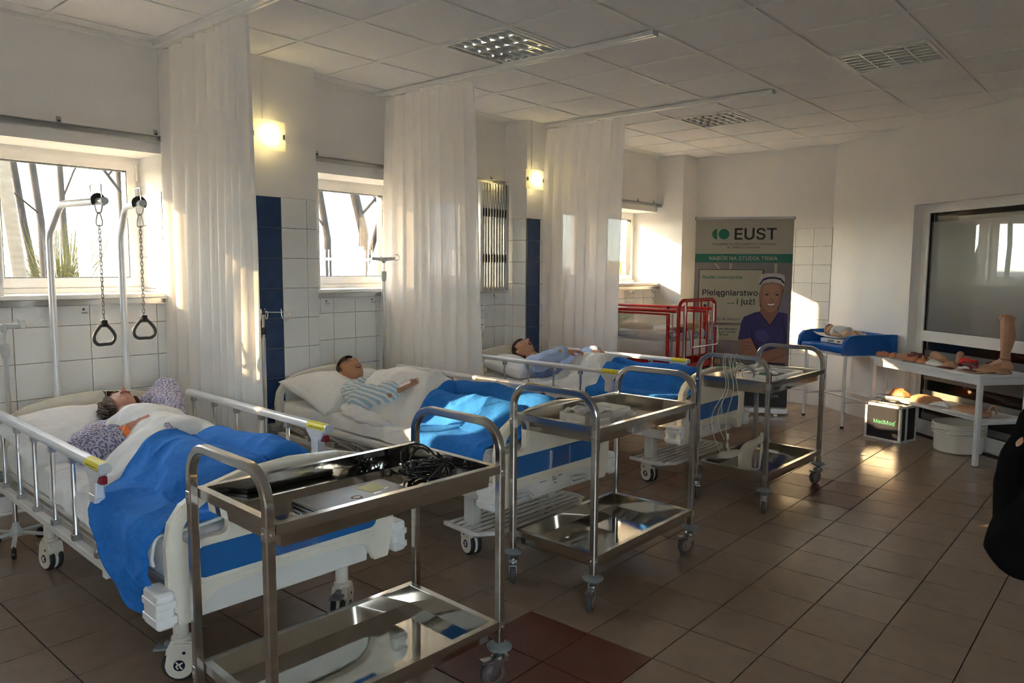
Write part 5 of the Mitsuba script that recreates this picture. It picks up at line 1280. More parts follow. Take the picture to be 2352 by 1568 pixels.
add('cot_mattress', tr(softbox(.03, CWd - .03, .06, CLn - .06, .690, .850, .03, .04, .01, (6, 6, 6), 41), MC_), 'm_linen', None, True, label='white mattress in the red child cot', cat='mattress')
add('cot_quilt', tr(softbox(.035, CWd - .035, .07, CLn - .10, .850, .955, .045, .028, .045, (7, 7, 9), 43), MC_), 'm_bumpprint', None, True, label='padded quilt with coloured leaf print in the red child cot', cat='quilt')
add('cot_pillow', tr(pillow(.42, .34, .11, 12), MC_ @ mat4(rotx(-.25), (.30, .98, 1.035))), 'm_plaid', None, True, label='green checked pillow at the head of the red child cot', cat='pillow')
add('straw_roll', tr(rod((.10, .36, .975), (.12, .84, .98), .033, 14), MC_), 'm_straw', None, 40, label='long straw coloured roll lying on the cot quilt', cat='roll')
add('yellow_toy', tr([softbox(.34, .60, .10, .24, .945, 1.015, .03, .02, .03, (12, 12, 12), 5)], MC_), 'm_straw', None, True, label='crumpled yellow soft toy at the foot of the cot', cat='toy')
add('brown_toy', tr([softbox(.10, .30, .06, .20, .935, .985, .022, .02, .03, (14, 14, 14), 6)], MC_), 'm_brown', None, True, label='brown soft toy beside the yellow one at the foot of the cot', cat='toy')
rd = thing('radiator', 'white ribbed radiator under the far window behind the cot', 'radiator')
for k in range(22):
    x = 6.75 + k * .045
    add('rib', rb(x - .018, x + .018, 4.775, 4.845, .20, .86, .012, 4), 'm_white', rd, 30)
add('header', [rod((6.70, 4.81, z), (7.75, 4.81, z), .018, 10) for z in (.25, .81)], 'm_white', rd, 40)

# ---------------------------------------------------------------- roll-up banner
bn = thing('rollup_banner', 'tall roll-up banner with a green logo and a smiling nurse in a white cap', 'banner')
BL = np.array([7.478, 3.872])
MB_ = mat4(np.array([[.457, .889, 0], [-.889, .457, 0], [0, 0, 1.0]]), (*BL, 0))
_lay = [0]
def b1(pts): return [((x - 75) / 1365, 2.105 - (y - 70) / 1309) for x, y in pts]
def b2(pts): return [((x - 75) / 1365, 2.105 - (700 + y / 6.031 - 491.6) / 217) for x, y in pts]
def lay(name, poly, m, level, parent=bn):
    if not isinstance(poly, (list,)): q = poly
    else: q = Polygon(poly)
    q = q.buffer(0).intersection(sbox(0, .05, 1.0, 2.1))
    y = -.0004 * level - .001
    return add(name, tr(extXZ(q, y - .0004, y), MB_), m, parent, False)
def rnd(pts, r=.008): return Polygon(pts).buffer(r).buffer(-2 * r).buffer(r)
def btext(t, h, x, z, m, level, name='lettering', bold=True, width=None, parent=bn):
    q = lettering(t, h, .0003, bold)
    if width: q.apply_scale([width / (q.bounds[1, 0] - q.bounds[0, 0]), 1, 1])
    q = tr(q, mat4(np.array([[1, 0, 0], [0, 0, -1], [0, 1, 0.0]]), (x - 0, -.0004 * level - .001, z)))
    return add(name, tr(q, MB_), m, parent, False)
add('sheet', tr(bx(0, 1.0, -.001, 0, .06, 2.085), MB_), 'm_banner', bn, False)
add('top_bar', tr([cb(-.004, 1.004, -.012, .010, 2.078, 2.105, .003)], MB_), 'm_greywhite', bn, False)
add('top_bar_cap', tr([cb(q - .004, q + .004, -.013, .011, 2.076, 2.107, .002) for q in (-.005, 1.005)], MB_), 'm_black', bn, False)
add('cassette', tr([rb(-.01, 1.01, -.075, .075, .015, .075, .012, 5)], MB_), 'm_alu', bn, 30)
add('foot', tr([cb(q - .02, q + .02, -.13, .13, 0, .016, .003) for q in (.12, .88)], MB_), 'm_alu', bn, False)
add('pole', tr(rod((.5, .03, .05), (.5, .03, 2.08), .008, 10), MB_), 'm_alu', bn, 40)
lay('photo_ground', [(0, .42), (1, .42), (1, 1.622), (0, 1.622)], 'm_photo', 1)
lay('band', [(0, 1.622), (1, 1.622), (1, 1.714), (0, 1.714)], 'm_green', 1)
lay('band', [(0, .44), (1, .44), (1, .512), (0, .512)], 'm_green', 2)
lay('black_field', [(0, .06), (1, .06), (1, .44), (0, .44)], 'm_ink', 2)
c1, c2 = b1([(380, 307), (476, 307)])
half = Point(c1[0] + .002, c1[1]).buffer(.055, quad_segs=14).intersection(sbox(c1[0] - .1, c1[1] - .1, c1[0], c1[1] + .1))
lay('emblem', unary_union([half, Point(*c2).buffer(.0555, quad_segs=14)]), 'm_green', 1)
x0, z0 = b1([(605, 380)])[0]
def letters(strokes, w, h):
    return unary_union([LineString(s).buffer(w / 2, cap_style=2, join_style=2) for s in strokes])
hh = .116
btext('EUST', hh, x0, z0, 'm_ink', 1, 'title', True, .428)
x0, z0 = b1([(312, 457)])[0]; btext('Europejska Uczelnia Społeczno-Techniczna', .0225, x0, z0, 'm_ink', 1, 'lettering', False, .646)
x0, z0 = b1([(522, 503)])[0]; btext('im. Roberta Schumana', .0225, x0, z0, 'm_ink', 1, 'lettering', False, .334)
x0, z0 = b1([(270, 668)])[0]; btext('NABÓR NA STUDIA TRWA', .0395, x0, z0, 'm_banner', 2, 'lettering', True, .700)
lay('box_edge', sbox(*b1([(135, 1562)])[0], *b1([(1048, 798)])[0]), 'm_ink', 2)
lay('text_box', sbox(*b1([(145, 1552)])[0], *b1([(1034, 806)])[0]), 'm_bannerbox', 3)
x0, z0 = b1([(182, 927)])[0]; btext('Studia Licencjackie', .031, x0, z0, 'm_green', 4, 'lettering', True, .418)
def serifs(text, h, width, x, z):
    """Small feet under the upright strokes, so that the lettering reads as a serif type."""
    btext(text, h, x, z, 'm_ink', 4, 'headline', True, width)
x0, z0 = b1([(185, 1162)])[0]; serifs('Pielęgniarstwo', .0585, .574, x0, z0)
x0, z0 = b1([(680, 1285)])[0]; serifs('i już!', .0585, .185, x0, z0)
x0, z0 = b1([(552, 1285)])[0]
lay('dots', unary_union([Point(x0 + .013 + .027 * k, z0 + .008).buffer(.0085) for k in range(3)]), 'm_green', 4)
x0, z0 = b1([(165, 1512)])[0]; btext('Tryb dzienny lub zaoczny', .029, x0, z0, 'm_ink', 4, 'lettering', False, .420)
p0, p1 = b2([(140, 475)])[0], b2([(760, 260)])[0]
lay('box_edge', sbox(p0[0] - .004, p0[1] - .006, p1[0], p1[1] + .002), 'm_ink', 2)
lay('text_box', sbox(*p0, *p1), 'm_bannerbox', 3)
for t, y, w in (('Zawsze aktualna', 322, .262), ('oferta w Twoim', 365, .245), ('smartfonie', 406, .172)):
    x0, z0 = b2([(345, y)])[0]; btext(t, .0225, x0, z0, 'm_ink', 4, 'lettering', True, w)
x0, z0 = b2([(345, 448)])[0]; btext('zeskanuj kod i sprawdź!', .013, x0, z0, 'm_grey', 4, 'lettering', False, .215)
x0, z0 = b2([(1020, 1255)])[0]; btext('eu.edu.pl', .03, x0 - .30, z0, 'm_banner', 3, 'lettering', False) if False else None
btext('.com', .034, *b2([(1170, 1258)])[0], 'm_banner', 3, 'lettering', False)
# the printed nurse, in flat colours
mat('m_p_skin', (0.36, 0.165, 0.105), 0.55); mat('m_p_skin2', (0.28, 0.115, 0.072), 0.55); mat('m_p_skin3', (0.42, 0.215, 0.145), 0.55)
mat('m_p_hair', (0.11, 0.055, 0.035), 0.55); mat('m_p_scrub', (0.030, 0.022, 0.135), 0.55); mat('m_p_scrub2', (0.014, 0.011, 0.060), 0.55); mat('m_p_scrub3', (0.055, 0.045, 0.20), 0.55)
mat('m_p_white', (0.50, 0.475, 0.43), 0.55); mat('m_p_grey', (0.20, 0.19, 0.24), 0.55)
nz = add('nurse_print', tr(extXZ(rnd(b1([(1040, 1000), (1000, 1120), (1010, 1300), (1060, 1400), (1260, 1400), (1300, 1250), (1330, 1080), (1310, 1000)])), -.0032, -.0028), MB_), 'm_p_hair', bn, False)
lay('wall_patch', rnd(b1([(1330, 1130), (1420, 1120), (1415, 1420), (1280, 1400)])), 'm_p_grey', 3)
for pts in ([(350, 715), (380, 715), (440, 790), (415, 795)], [(570, 715), (600, 715), (600, 795), (570, 795)], [(1190, 715), (1235, 715), (1230, 840), (1195, 845)]):
    lay('light_streak', rnd(b1(pts), .002), 'm_p_white' if False else 'm_bannerbox', 2)
lay('arm', rnd(b2([(735, 470), (905, 420), (1000, 560), (1080, 640), (1290, 545), (1405, 530), (1400, 770), (1090, 790), (1010, 770), (800, 720), (760, 600)])), 'm_p_skin', 8)
lay('neck', rnd(b2([(1040, -40), (1262, -40), (1262, 60), (1240, 140), (1165, 240), (1060, 120), (1010, 60)])), 'm_p_skin2', 8)
lay('face', rnd(b1([(1010, 1040), (1010, 1180), (1030, 1280), (1085, 1362), (1155, 1395), (1220, 1375), (1280, 1290), (1305, 1180), (1318, 1040), (1250, 985), (1080, 985)]), .02), 'm_p_skin', 10)
lay('face_light', rnd(b1([(1050, 1015), (1060, 1180), (1090, 1240), (1240, 1240), (1275, 1150), (1275, 1020), (1180, 990)]), .02), 'm_p_skin3', 11)
for x, s in ((1105, -1), (1245, 1)):
    lay('eyebrow', rnd(b1([(x - 40, 1125 + 4 * s), (x - 20, 1108), (x + 15, 1106), (x + 42, 1125 - 4 * s), (x + 40, 1118), (x, 1100), (x - 40, 1116)]), .001), 'm_p_hair', 12)
    lay('eye', rnd(b1([(x - 28, 1146), (x - 8, 1133), (x + 14, 1133), (x + 30, 1147), (x + 6, 1156), (x - 12, 1156)]), .001), 'm_ink', 12)
lay('nose_shade', rnd(b1([(1165, 1150), (1150, 1215), (1165, 1232), (1190, 1234), (1208, 1222), (1196, 1205), (1185, 1222), (1168, 1218)]), .001), 'm_p_skin2', 12)
lay('lips', rnd(b1([(1095, 1262), (1130, 1262), (1170, 1270), (1210, 1262), (1238, 1258), (1215, 1295), (1170, 1312), (1125, 1300)]), .001), 'm_lip', 12)
lay('teeth', rnd(b1([(1108, 1268), (1170, 1276), (1226, 1265), (1205, 1288), (1168, 1296), (1130, 1290)]), .001), 'm_eyewhite', 13)
lay('cap', rnd(b1([(985, 905), (1005, 868), (1080, 850), (1200, 846), (1300, 858), (1342, 890), (1345, 960), (1335, 1035), (1270, 985), (1165, 968), (1060, 985), (1005, 1040), (992, 1000)]), .008), 'm_p_white', 14)
lay('cap_band', rnd(b1([(993, 1000), (1040, 925), (1110, 900), (1200, 896), (1290, 915), (1342, 975), (1338, 1000), (1285, 942), (1200, 922), (1115, 926), (1050, 950), (1003, 1020)]), .001), 'm_p_scrub2', 15)
lay('scrub_top', rnd(b2([(960, 62), (1015, 60), (1165, 242), (1268, 62), (1330, 62), (1400, 82), (1405, 540), (1290, 548), (1120, 610), (1000, 600), (925, 425), (720, 462), (728, 420), (762, 200), (800, 130)])), 'm_p_scrub', 16)
lay('scrub_shade', rnd(b2([(905, 430), (990, 595), (1100, 585), (960, 480), (900, 250)]), .004), 'm_p_scrub2', 17)
lay('scrub_shade', rnd(b2([(1320, 150), (1345, 130), (1400, 380), (1400, 535), (1340, 540), (1360, 400)]), .004), 'm_p_scrub2', 17)
lay('scrub_light', rnd(b2([(960, 330), (1090, 300), (1180, 420), (1100, 500), (980, 440)]), .02), 'm_p_scrub3', 17)
lay('neckline', rnd(b2([(1000, 62), (1015, 60), (1165, 242), (1268, 62), (1282, 66), (1168, 272)]), .001), 'm_p_scrub2', 18)
lay('trousers', rnd(b2([(850, 800), (1060, 760), (1395, 770), (1390, 850), (850, 850)]), .004), 'm_p_scrub2', 9)
for k in range(3):
    lay('finger_shade', rnd(b2([(770, 488 + 50 * k), (880, 486 + 46 * k), (925, 500 + 46 * k), (880, 498 + 46 * k), (775, 502 + 50 * k)]), .0008), 'm_p_skin2', 10)
lay('arm_shade', rnd(b2([(1010, 770), (1090, 760), (1380, 640), (1395, 655), (1120, 790)]), .002), 'm_p_skin2', 10)
lay('photo_blur', rnd(b2([(450, 660), (500, 620), (525, 640), (470, 690)]), .006), 'm_p_skin2', 3)
lay('photo_blur', rnd(b2([(560, 500), (605, 500), (605, 700), (570, 700)]), .006), 'm_p_grey', 3)

# ---------------------------------------------------------------- changing table with a doll
MRt = MR @ np.diag([1, -1, 1, 1.0])          # along the right wall u, out from the wall d, z (mirrored, so only for symmetric use)
def wr(u, d, z=0): return np.array([*(COR + T2 * u + N2 * d), z])
def RW(m): return tr(as_mesh(m), MR)          # local: u, -d, z
tb = thing('changing_table', 'blue padded changing table on white legs in the corner', 'changing table')
sd = [(-.585, .735), (-.585, .800), (-.575, .860), (-.53, .905), (-.46, .918), (-.03, .918), (-.03, .735)]
for u0, u1 in ((.36, .405), (1.125, 1.17)):
    add('side_bolster', RW(layered_yz(Polygon(sd).buffer(.012).buffer(-.012), u0, u1) if False else extYZ(Polygon(sd).buffer(.008), u0, u1)), 'm_vinyl', tb, False)
add('back_bolster', RW(rb(.40, 1.13, -.075, -.03, .735, .918, .012, 5)), 'm_vinyl', tb, 30)
add('pad', RW(softbox(.405, 1.125, -.585, -.07, .735, .805, .025, .05, .006, (6, 6, 6), 2)), 'm_vinyl', tb, True)
add('base_board', RW(cb(.37, 1.16, -.575, -.04, .715, .737, .003)), 'm_greywhite', tb, False)
for u in (.43, 1.10):
    for d in (.06, .53):
        add('leg', [rod(wr(u, d, .02), wr(u, d, .72), .014, 12)], 'm_table', tb, 40)
        add('foot', rod(wr(u, d, 0), wr(u, d, .022), .017, 12), 'm_black', tb, 40)
    add('stretcher', rod(wr(u, .06, .255), wr(u, .53, .255), .011, 10), 'm_table', tb, 40)
add('stretcher', rod(wr(.43, .06, .255), wr(1.10, .06, .255), .011, 10), 'm_table', tb, 40)
add('stretcher', rod(wr(.43, .295, .255), wr(1.10, .295, .255), .011, 10), 'm_table', tb, 40)
sc_ = thing('baby_scale', 'white electronic baby scale on the blue changing table', 'scale')
A = MR @ mat4(rotz(.10), (.74, -.33, .808))
add('housing', tr(rb(-.17, .17, -.13, .10, 0, .045, .014, 5), A), 'm_white', sc_, 30)
add('display', tr(cb(-.05, .04, -.1325, -.129, .012, .034, .001), A), 'm_grey', sc_, False)
add('mark', tr(cb(.09, .13, -.1325, -.130, .018, .030, .001), A), 'm_redplastic', sc_, False)
u, v = np.meshgrid(np.linspace(-1, 1, 24), np.linspace(-1, 1, 16), indexing='ij')
add('cradle', tr(cloth(np.stack([u * .26, v * .13 - .01, .050 + .035 * np.abs(u) ** 3 + .018 * v ** 2], -1), .008), A), 'm_linen', sc_, True)
bb = thing('baby_doll', 'baby doll in a grey romper and striped hat lying on the scale', 'doll')
D = MR @ mat4(rotz(.15), (.72, -.32, .868))
hd = mv(icos(1, 4, (.058, .052, .052)), -.155, 0, .058)
dl = blob([[((-.155, 0, .055), .030), ((-.09, 0, .045), .030)], [((-.07, 0, .045), .055), ((.06, 0, .042), .055)], [((.08, .03, .04), .038), ((.17, .06, .045), .028), ((.245, .045, .025), .020), ((.262, .045, .045), .016)],
           [((.08, -.03, .04), .038), ((.16, -.075, .05), .028), ((.235, -.06, .025), .020), ((.252, -.06, .045), .016)], [((-.06, .055, .045), .024), ((.0, .095, .03), .019), ((.055, .085, .02), .016)], [((-.06, -.055, .045), .024), ((.0, -.095, .03), .019), ((.055, -.085, .02), .016)]], .008)
add('body', tr([dl, hd, mv(icos(.010, 2), -.150, 0, .112), mv(icos(.014, 2), -.15, .055, .05), mv(icos(.014, 2), -.15, -.055, .05)], D), 'm_latex_pale', bb, True)
rom = ruffle(blob([[((-.065, 0, .046), .064), ((.08, 0, .043), .064)], [((-.06, .055, .045), .031), ((-.02, .08, .035), .028)], [((-.06, -.055, .045), .031), ((-.02, -.08, .035), .028)]], .009), .010, 30, 4)
add('romper', tr(rom, D), 'm_greywhite', bb, True)
hat = icos(1, 4, (.066, .060, .060)); hat.update_faces(hat.triangles_center[:, 0] < -.012); hat.remove_unreferenced_vertices()
add('hat', tr(mv(hat, -.158, 0, .058), D), 'm_latex_pale' if False else 'm_linen', bb, True)
add('hat_stripe', tr([tube([(-.158 + x, .0605 * math.sqrt(1 - (x / .066) ** 2) * math.cos(t), .058 + .0605 * math.sqrt(1 - (x / .066) ** 2) * math.sin(t)) for t in np.linspace(0, 2 * np.pi, 22, endpoint=False)], .004, 6, closed=True, cap=False) for x in (-.016, -.034, -.05)], D), 'm_lip', bb, True)
add('eye', tr([mv(icos(.006, 2), -.168, q * .018, .108) for q in (-1, 1)], D), 'm_iris', bb, True)

# ---------------------------------------------------------------- white table with wound models
wt = thing('white_table', 'white metal table with a lower shelf before the frosted glass door', 'table')
U0, U1, D0, D1 = 1.29, 2.60, -.085, .385
add('table_top', RW(cb(U0 - .01, U1 + .01, -D1 - .01, -D0 + .0, .712, .740, .003)), 'm_table', wt, False)
add('apron', RW([cb(U0 + .01, U1 - .01, -D1 + .005, -D1 + .025, .655, .712, .002), cb(U0 + .01, U1 - .01, -D0 - .025, -D0 - .005, .655, .712, .002), cb(U0 + .005, U0 + .025, -D1 + .01, -D0 - .01, .655, .712, .002), cb(U1 - .025, U1 - .005, -D1 + .01, -D0 - .01, .655, .712, .002)]), 'm_table', wt, False)
for uu in (U0 + .018, U1 - .018):
    for dd in (D0 + .018, D1 - .018):
        add('leg', RW(cb(uu - .018, uu + .018, -dd - .018, -dd + .018, .012, .712, .003)), 'm_table', wt, False)
        add('foot', RW(cb(uu - .018, uu + .018, -dd - .018, -dd + .018, 0, .012, .003)), 'm_grey', wt, False)
add('shelf', RW([cb(U0 + .04, U1 - .02, -D1 + .05, -D0 - .01, .355, .380, .003)]), 'm_table', wt, False)
add('shelf_bracket', RW([cb(U1 - .04, U1 - .0, -D1 + .03, -D0 - .02, .34, .358, .002), cb(U0 + .0, U0 + .045, -D1 + .03, -D0 - .02, .34, .358, .002)]), 'm_table', wt, False)
def wt_at(u, d, z, a=0): return MR @ mat4(rotz(a), (u, -d, z))
def flap(w, l, h, seed, t=.005, wave=1.0):
    n, k = 22, 16
    u, v = np.meshgrid(np.linspace(-1, 1, n), np.linspace(-1, 1, k), indexing='ij')
    e = np.clip((1 - np.abs(u) ** 3) * (1 - np.abs(v) ** 3), 0, 1)
    wob = meshkit.fbm(np.stack([u * 2 + seed, v * 2, u * 0], -1), 2, seed) - .5
    uu = u * (1 - .18 * v ** 2) + .15 * wob; vv = v * (1 - .22 * u ** 2) + .2 * wob
    z = .006 + h * (e ** .7 * .8 + .5 * wave * np.maximum(wob, -.1) * 1.3).clip(0, 2)
    return cloth(np.stack([uu * w / 2, vv * l / 2, z], -1), t)
def lump(chains, edge=.006, amp=.004, f=40, seed=1):
    return ruffle(blob(chains, edge, 4), amp, f, seed)
moul = [
 ('orange skin coloured wound pad at the left end of the white table', [(flap(.14, .10, .05, 1), 'm_latex_orange')], 1.34, .30, .3),
 ('second orange skin pad from the left, folded up', [(flap(.16, .09, .045, 2), 'm_latex_orange')], 1.44, .26, -.4),
 ('rounded tan model limb end beside the dark red wound', [(lump([[((-.06, 0, .028), .026), ((.07, .02, .030), .032)]], seed=3), 'm_latex')], 1.60, .30, -.3),
 ('dark red wound model behind the rounded tan piece', [(lump([[((-.05, 0, .03), .028), ((.05, 0, .028), .024), ((.10, -.03, .016), .014)]], seed=4, amp=.012), 'm_wound')], 1.58, .13, .1),
 ('open orange skin flap with a red cut near the front edge', [(flap(.15, .10, .05, 5), 'm_latex_orange'), (mv(lump([[((-.03, 0, .0), .010), ((.03, .005, .0), .008)]], seed=5), 0, 0, .05), 'm_wound')], 1.76, .33, .2),
 ('second open orange skin flap near the middle of the front edge', [(flap(.14, .10, .055, 6), 'm_latex_orange'), (mv(lump([[((-.03, 0, .0), .010), ((.03, .005, .0), .008)]], seed=6), 0, 0, .055), 'm_wound')], 1.89, .31, -.25),
 ('tan foot model with five toes lying on its side', [(lump([[((-.09, 0, .045), .042), ((.02, 0, .038), .036), ((.07, 0, .028), .026)]] + [[((.07, -.03 + .015 * k, .026), .012), ((.115 - abs(k - 1) * .008, -.036 + .018 * k, .018), .010)] for k in range(5)], seed=7), 'm_latex')], 1.83, .10, -.2),
 ('upright tan finger stump model standing on the table', [(lump([[((0, 0, .02), .034), ((0, 0, .095), .029)]], seed=8, amp=.002), 'm_latex'), (mv(lump([[((-.03, -.02, .012), .016), ((.03, -.02, .012), .016)]], seed=9), 0, 0, 0), 'm_wound')], 2.06, .10, 0),
 ('tan hand model with curled fingers in front of the stump', [(hand(mat4(orient((1, .2, 0), (0, .3, 1)), (-.08, 0, .02)), .5), 'm_latex')], 2.07, .20, .5),
 ('glossy bright red bleeding wound model', [(lump([[((-.05, 0, .04), .038), ((.05, .01, .035), .034)]], seed=10, amp=.010), 'm_bloodred'), (lump([[((.03, -.045, .025), .026), ((.11, -.05, .020), .022)]], seed=11, amp=.012), 'm_wound')], 2.18, .12, -.1),
 ('dark brown charred tissue model behind the ankle model', [(lump([[((-.08, 0, .022), .022), ((.02, .02, .028), .024), ((.10, -.01, .018), .018)]], seed=12, amp=.012), 'm_wound')], 2.29, .20, -.2),
 ('white backed bandage model near the middle of the front edge', [(flap(.20, .09, .045, 13), 'm_paper')], 2.04, .32, .1),
 ('tan skin strip next to the white backed bandage', [(flap(.15, .08, .05, 14), 'm_latex')], 2.17, .30, -.2),
 ('flat dark brown scab sheet at the front edge of the table', [(flap(.16, .07, .012, 15), 'm_wound')], 2.20, .36, .1),
 ('small white plastic pieces lying on the table front', [(lump([[((-.03, 0, .014), .013), ((.0, .012, .02), .014), ((.035, 0, .014), .012)]], seed=16, amp=.008), 'm_white')], 2.34, .31, .2),
 ('large tan skin sheet on the right end of the table', [(flap(.28, .20, .040, 17), 'm_latex')], 2.47, .16, .3),
 ('flat tan skin sheet with dark edge at the right front corner', [(flap(.22, .12, .018, 18), 'm_latex'), (mv(flap(.14, .05, .010, 19), .02, -.03, .012), 'm_wound')], 2.44, .33, -.1),
]
for lab, parts, u, d, a in moul:
    k = thing('wound_model', lab, 'wound model', 'wound models on the white table')
    for n, (m, mm) in enumerate(parts):
        add(('skin' if n == 0 else 'wound'), tr(m, wt_at(u, d, .741, a)), mm, k, True)
lg = thing('leg_model', 'tan lower leg model with a bruised ankle standing on the white table', 'leg model')
A = wt_at(2.44, .02, .742, math.pi + .35)
chl = [[((-.035, 0, .030), .030), ((.0, 0, .085), .037), ((0, 0, .16), .036), ((-.012, 0, .29), .056), ((.0, 0, .36), .052), ((.004, 0, .415), .048)], [((-.035, 0, .028), .028), ((.08, .0, .026), .030), ((.15, .01, .018), .024)], [((.0, 0, .085), .036), ((.09, 0, .035), .028)]]
chl += [[((.15, -.02 + .012 * k, .016), .011), ((.19 - abs(k - 1) * .007, -.026 + .013 * k, .012), .009)] for k in range(5)]
add('leg', tr(blob(chl, .008, 6), A), 'm_latex', lg, True)
add('knee_cap', tr([mv(icos(.030, 3), .03, .01, .430), mv(icos(.024, 3), -.02, -.02, .425)], A), 'm_latex', lg, True)
add('bruise', tr(mv(icos(1, 2, (.020, .008, .020)), .0, -.034, .10), A), 'm_p_scrub3', lg, True)
add('cord', tr(tube([(.041 * math.cos(t), .041 * math.sin(t), .100 + .006 * math.cos(t)) for t in np.linspace(0, 2 * np.pi, 24, endpoint=False)], .003, 6, closed=True, cap=False), A), 'm_brown', lg, True)
add('wound', tr(lump([[((.10, -.02, .05), .018), ((.14, .0, .042), .016)]], seed=20, amp=.008), A), 'm_wound', lg, True)
shelf = [
 ('glossy orange skin model at the left end of the table shelf', [(flap(.20, .14, .07, 31), 'm_latex_orange')], 1.48, .20, .2),
 ('white crumpled tissue at the far left of the table shelf', [(flap(.10, .08, .05, 32), 'm_paper')], 1.38, .24, .6),
 ('wide brown skin sheet in the middle of the table shelf', [(flap(.36, .22, .055, 33), 'm_latex')], 1.78, .16, -.1),
 ('crossed white straps on the table shelf', [(mv(flap(.22, .04, .03, 34), 0, 0, .01), 'm_linen'), (tr(flap(.24, .04, .04, 35), mat4(rotz(1.0))), 'm_linen')], 2.05, .22, -.4),
 ('brown skin sheet beside the crossed white straps', [(flap(.26, .18, .035, 36), 'm_latex')], 2.18, .10, .2),
 ('folded tan mask with white lining on the right end of the shelf', [(flap(.34, .16, .07, 37), 'm_latex'), (mv(flap(.36, .12, .02, 38), -.03, -.06, 0), 'm_linen')], 2.36, .24, .1),
 ('small tan ring shaped strap at the back of the shelf', [(tube(smoothpath([(-.02, 0, .01), (-.02, 0, .06), (.02, 0, .07), (.03, 0, .01)], 14), .010, 8), 'm_latex')], 2.42, .08, .1),
]
for lab, parts, u, d, a in shelf:
    k = thing('wound_model', lab, 'wound model', 'wound models on the shelf of the white table')
    for n, (m, mm) in enumerate(parts):
        add(('skin' if n == 0 else 'lining'), tr(m, wt_at(u, d, .381, a)), mm, k, True)

# aluminium case
cs = thing('aluminium_case', 'black case with aluminium edges and green lettering beside the white table', 'case')
p0_, p1_ = np.array([7.367, 2.034]), np.array([7.268, 1.704])
dv = (p1_ - p0_) / np.linalg.norm(p1_ - p0_); Wd, Dp, Hc_ = .345, .255, .335
CM = mat4(np.array([[dv[0], -dv[1], 0], [dv[1], dv[0], 0], [0, 0, 1.0]]), (*p0_, 0))
def cc(n, m, mm, s=False): return add(n, tr(as_mesh(m), CM), mm, cs, s)
cc('shell', cb(.004, Wd - .004, .004, Dp - .004, .006, Hc_ - .004, .003), 'm_case')
ed = []
e = .022
def L3(x, y, z): pass
for x in (0, Wd):
    for y in (0, Dp):
        s, t = (1 if x == 0 else -1), (1 if y == 0 else -1)
        ed += [cb(x, x + s * e, y, y + t * .004, .004, Hc_, .001), cb(x, x + s * .004, y, y + t * e, .004, Hc_, .001)]
for z, s3 in ((.002, 1), (Hc_, -1)):
    for y in (0, Dp):
        t = 1 if y == 0 else -1
        ed += [cb(0, Wd, y, y + t * .004, z, z + s3 * e, .001), cb(0, Wd, y, y + t * e, z, z + s3 * .004, .001)]
    for x in (0, Wd):
        s = 1 if x == 0 else -1
        ed += [cb(x, x + s * .004, 0, Dp, z, z + s3 * e, .001), cb(x, x + s * e, 0, Dp, z, z + s3 * .004, .001)]
for q in ed: cc('edge_profile', q, 'm_alu')
cc('seam_profile', [cb(Wd - .002, Wd + .003, .075, .105, .0, Hc_ + .002, .001), cb(-.003, .002, .075, .105, .0, Hc_ + .002, .001), cb(0, Wd, .075, .105, Hc_ - .002, Hc_ + .003, .001)], 'm_alu')
for x in (0, Wd):
    for y in (0, Dp):
        for z in (.012, Hc_ - .010): cc('corner_cap', mv(icos(1, 2, (.022, .022, .022)), x + (.012 if x == 0 else -.012), y + (.012 if y == 0 else -.012), z), 'm_chrome', True)
cc('handle', tube(bend([(.10, .12, Hc_ + .004), (.10, .14, Hc_ + .028), (.25, .14, Hc_ + .028), (.25, .12, Hc_ + .004)], .015, 4), .008, 8), 'm_black', True)
cc('latch', [cb(x - .016, x + .016, .06, .12, Hc_ + .002, Hc_ + .010, .002) for x in (.06, .29)], 'm_chrome')
q = tr(lettering('MedMod', .036, .0006, True), mat4(np.array([[1, 0, 0], [0, 0, -1], [0, 1, 0.0]]), (.080, .0035, .155)))
q.apply_scale([1, 1, 1]); cc('lettering', q, 'm_green')
cc('lettering', tr(lettering('®', .014, .0006), mat4(np.array([[1, 0, 0], [0, 0, -1], [0, 1, 0.0]]), (.080 + (q.bounds[1, 0] - q.bounds[0, 0]) + .006, .0035, .188))), 'm_green')
# stacked basins
for k in range(5):
    z = .0 + k * .021
    prof = [(0, z + .004), (.178, z + .004), (.186, z + .012), (.192, z + .150), (.206, z + .152), (.2085, z + .156), (.2085, z + .165), (.205, z + .168)] if k < 4 else [(0, z + .004), (.178, z + .004), (.186, z + .012), (.192, z + .150), (.206, z + .152), (.2085, z + .156), (.2085, z + .165), (.205, z + .168)]
    prof += [(.200, z + .166), (.189, z + .150), (.183, z + .016), (.175, z + .009), (0, z + .009)]
    key = thing('plastic_basin', ['lowest cream basin of the stack under the white table', 'second cream basin from the bottom of the stack', 'third cream basin from the bottom of the stack', 'fourth cream basin from the bottom of the stack', 'topmost open cream basin of the stack under the white table'][k], 'basin', 'stacked basins')
    add('bowl', mv(lathe(prof, 48), 7.345, 1.262, 0), 'm_basin', key, 40)

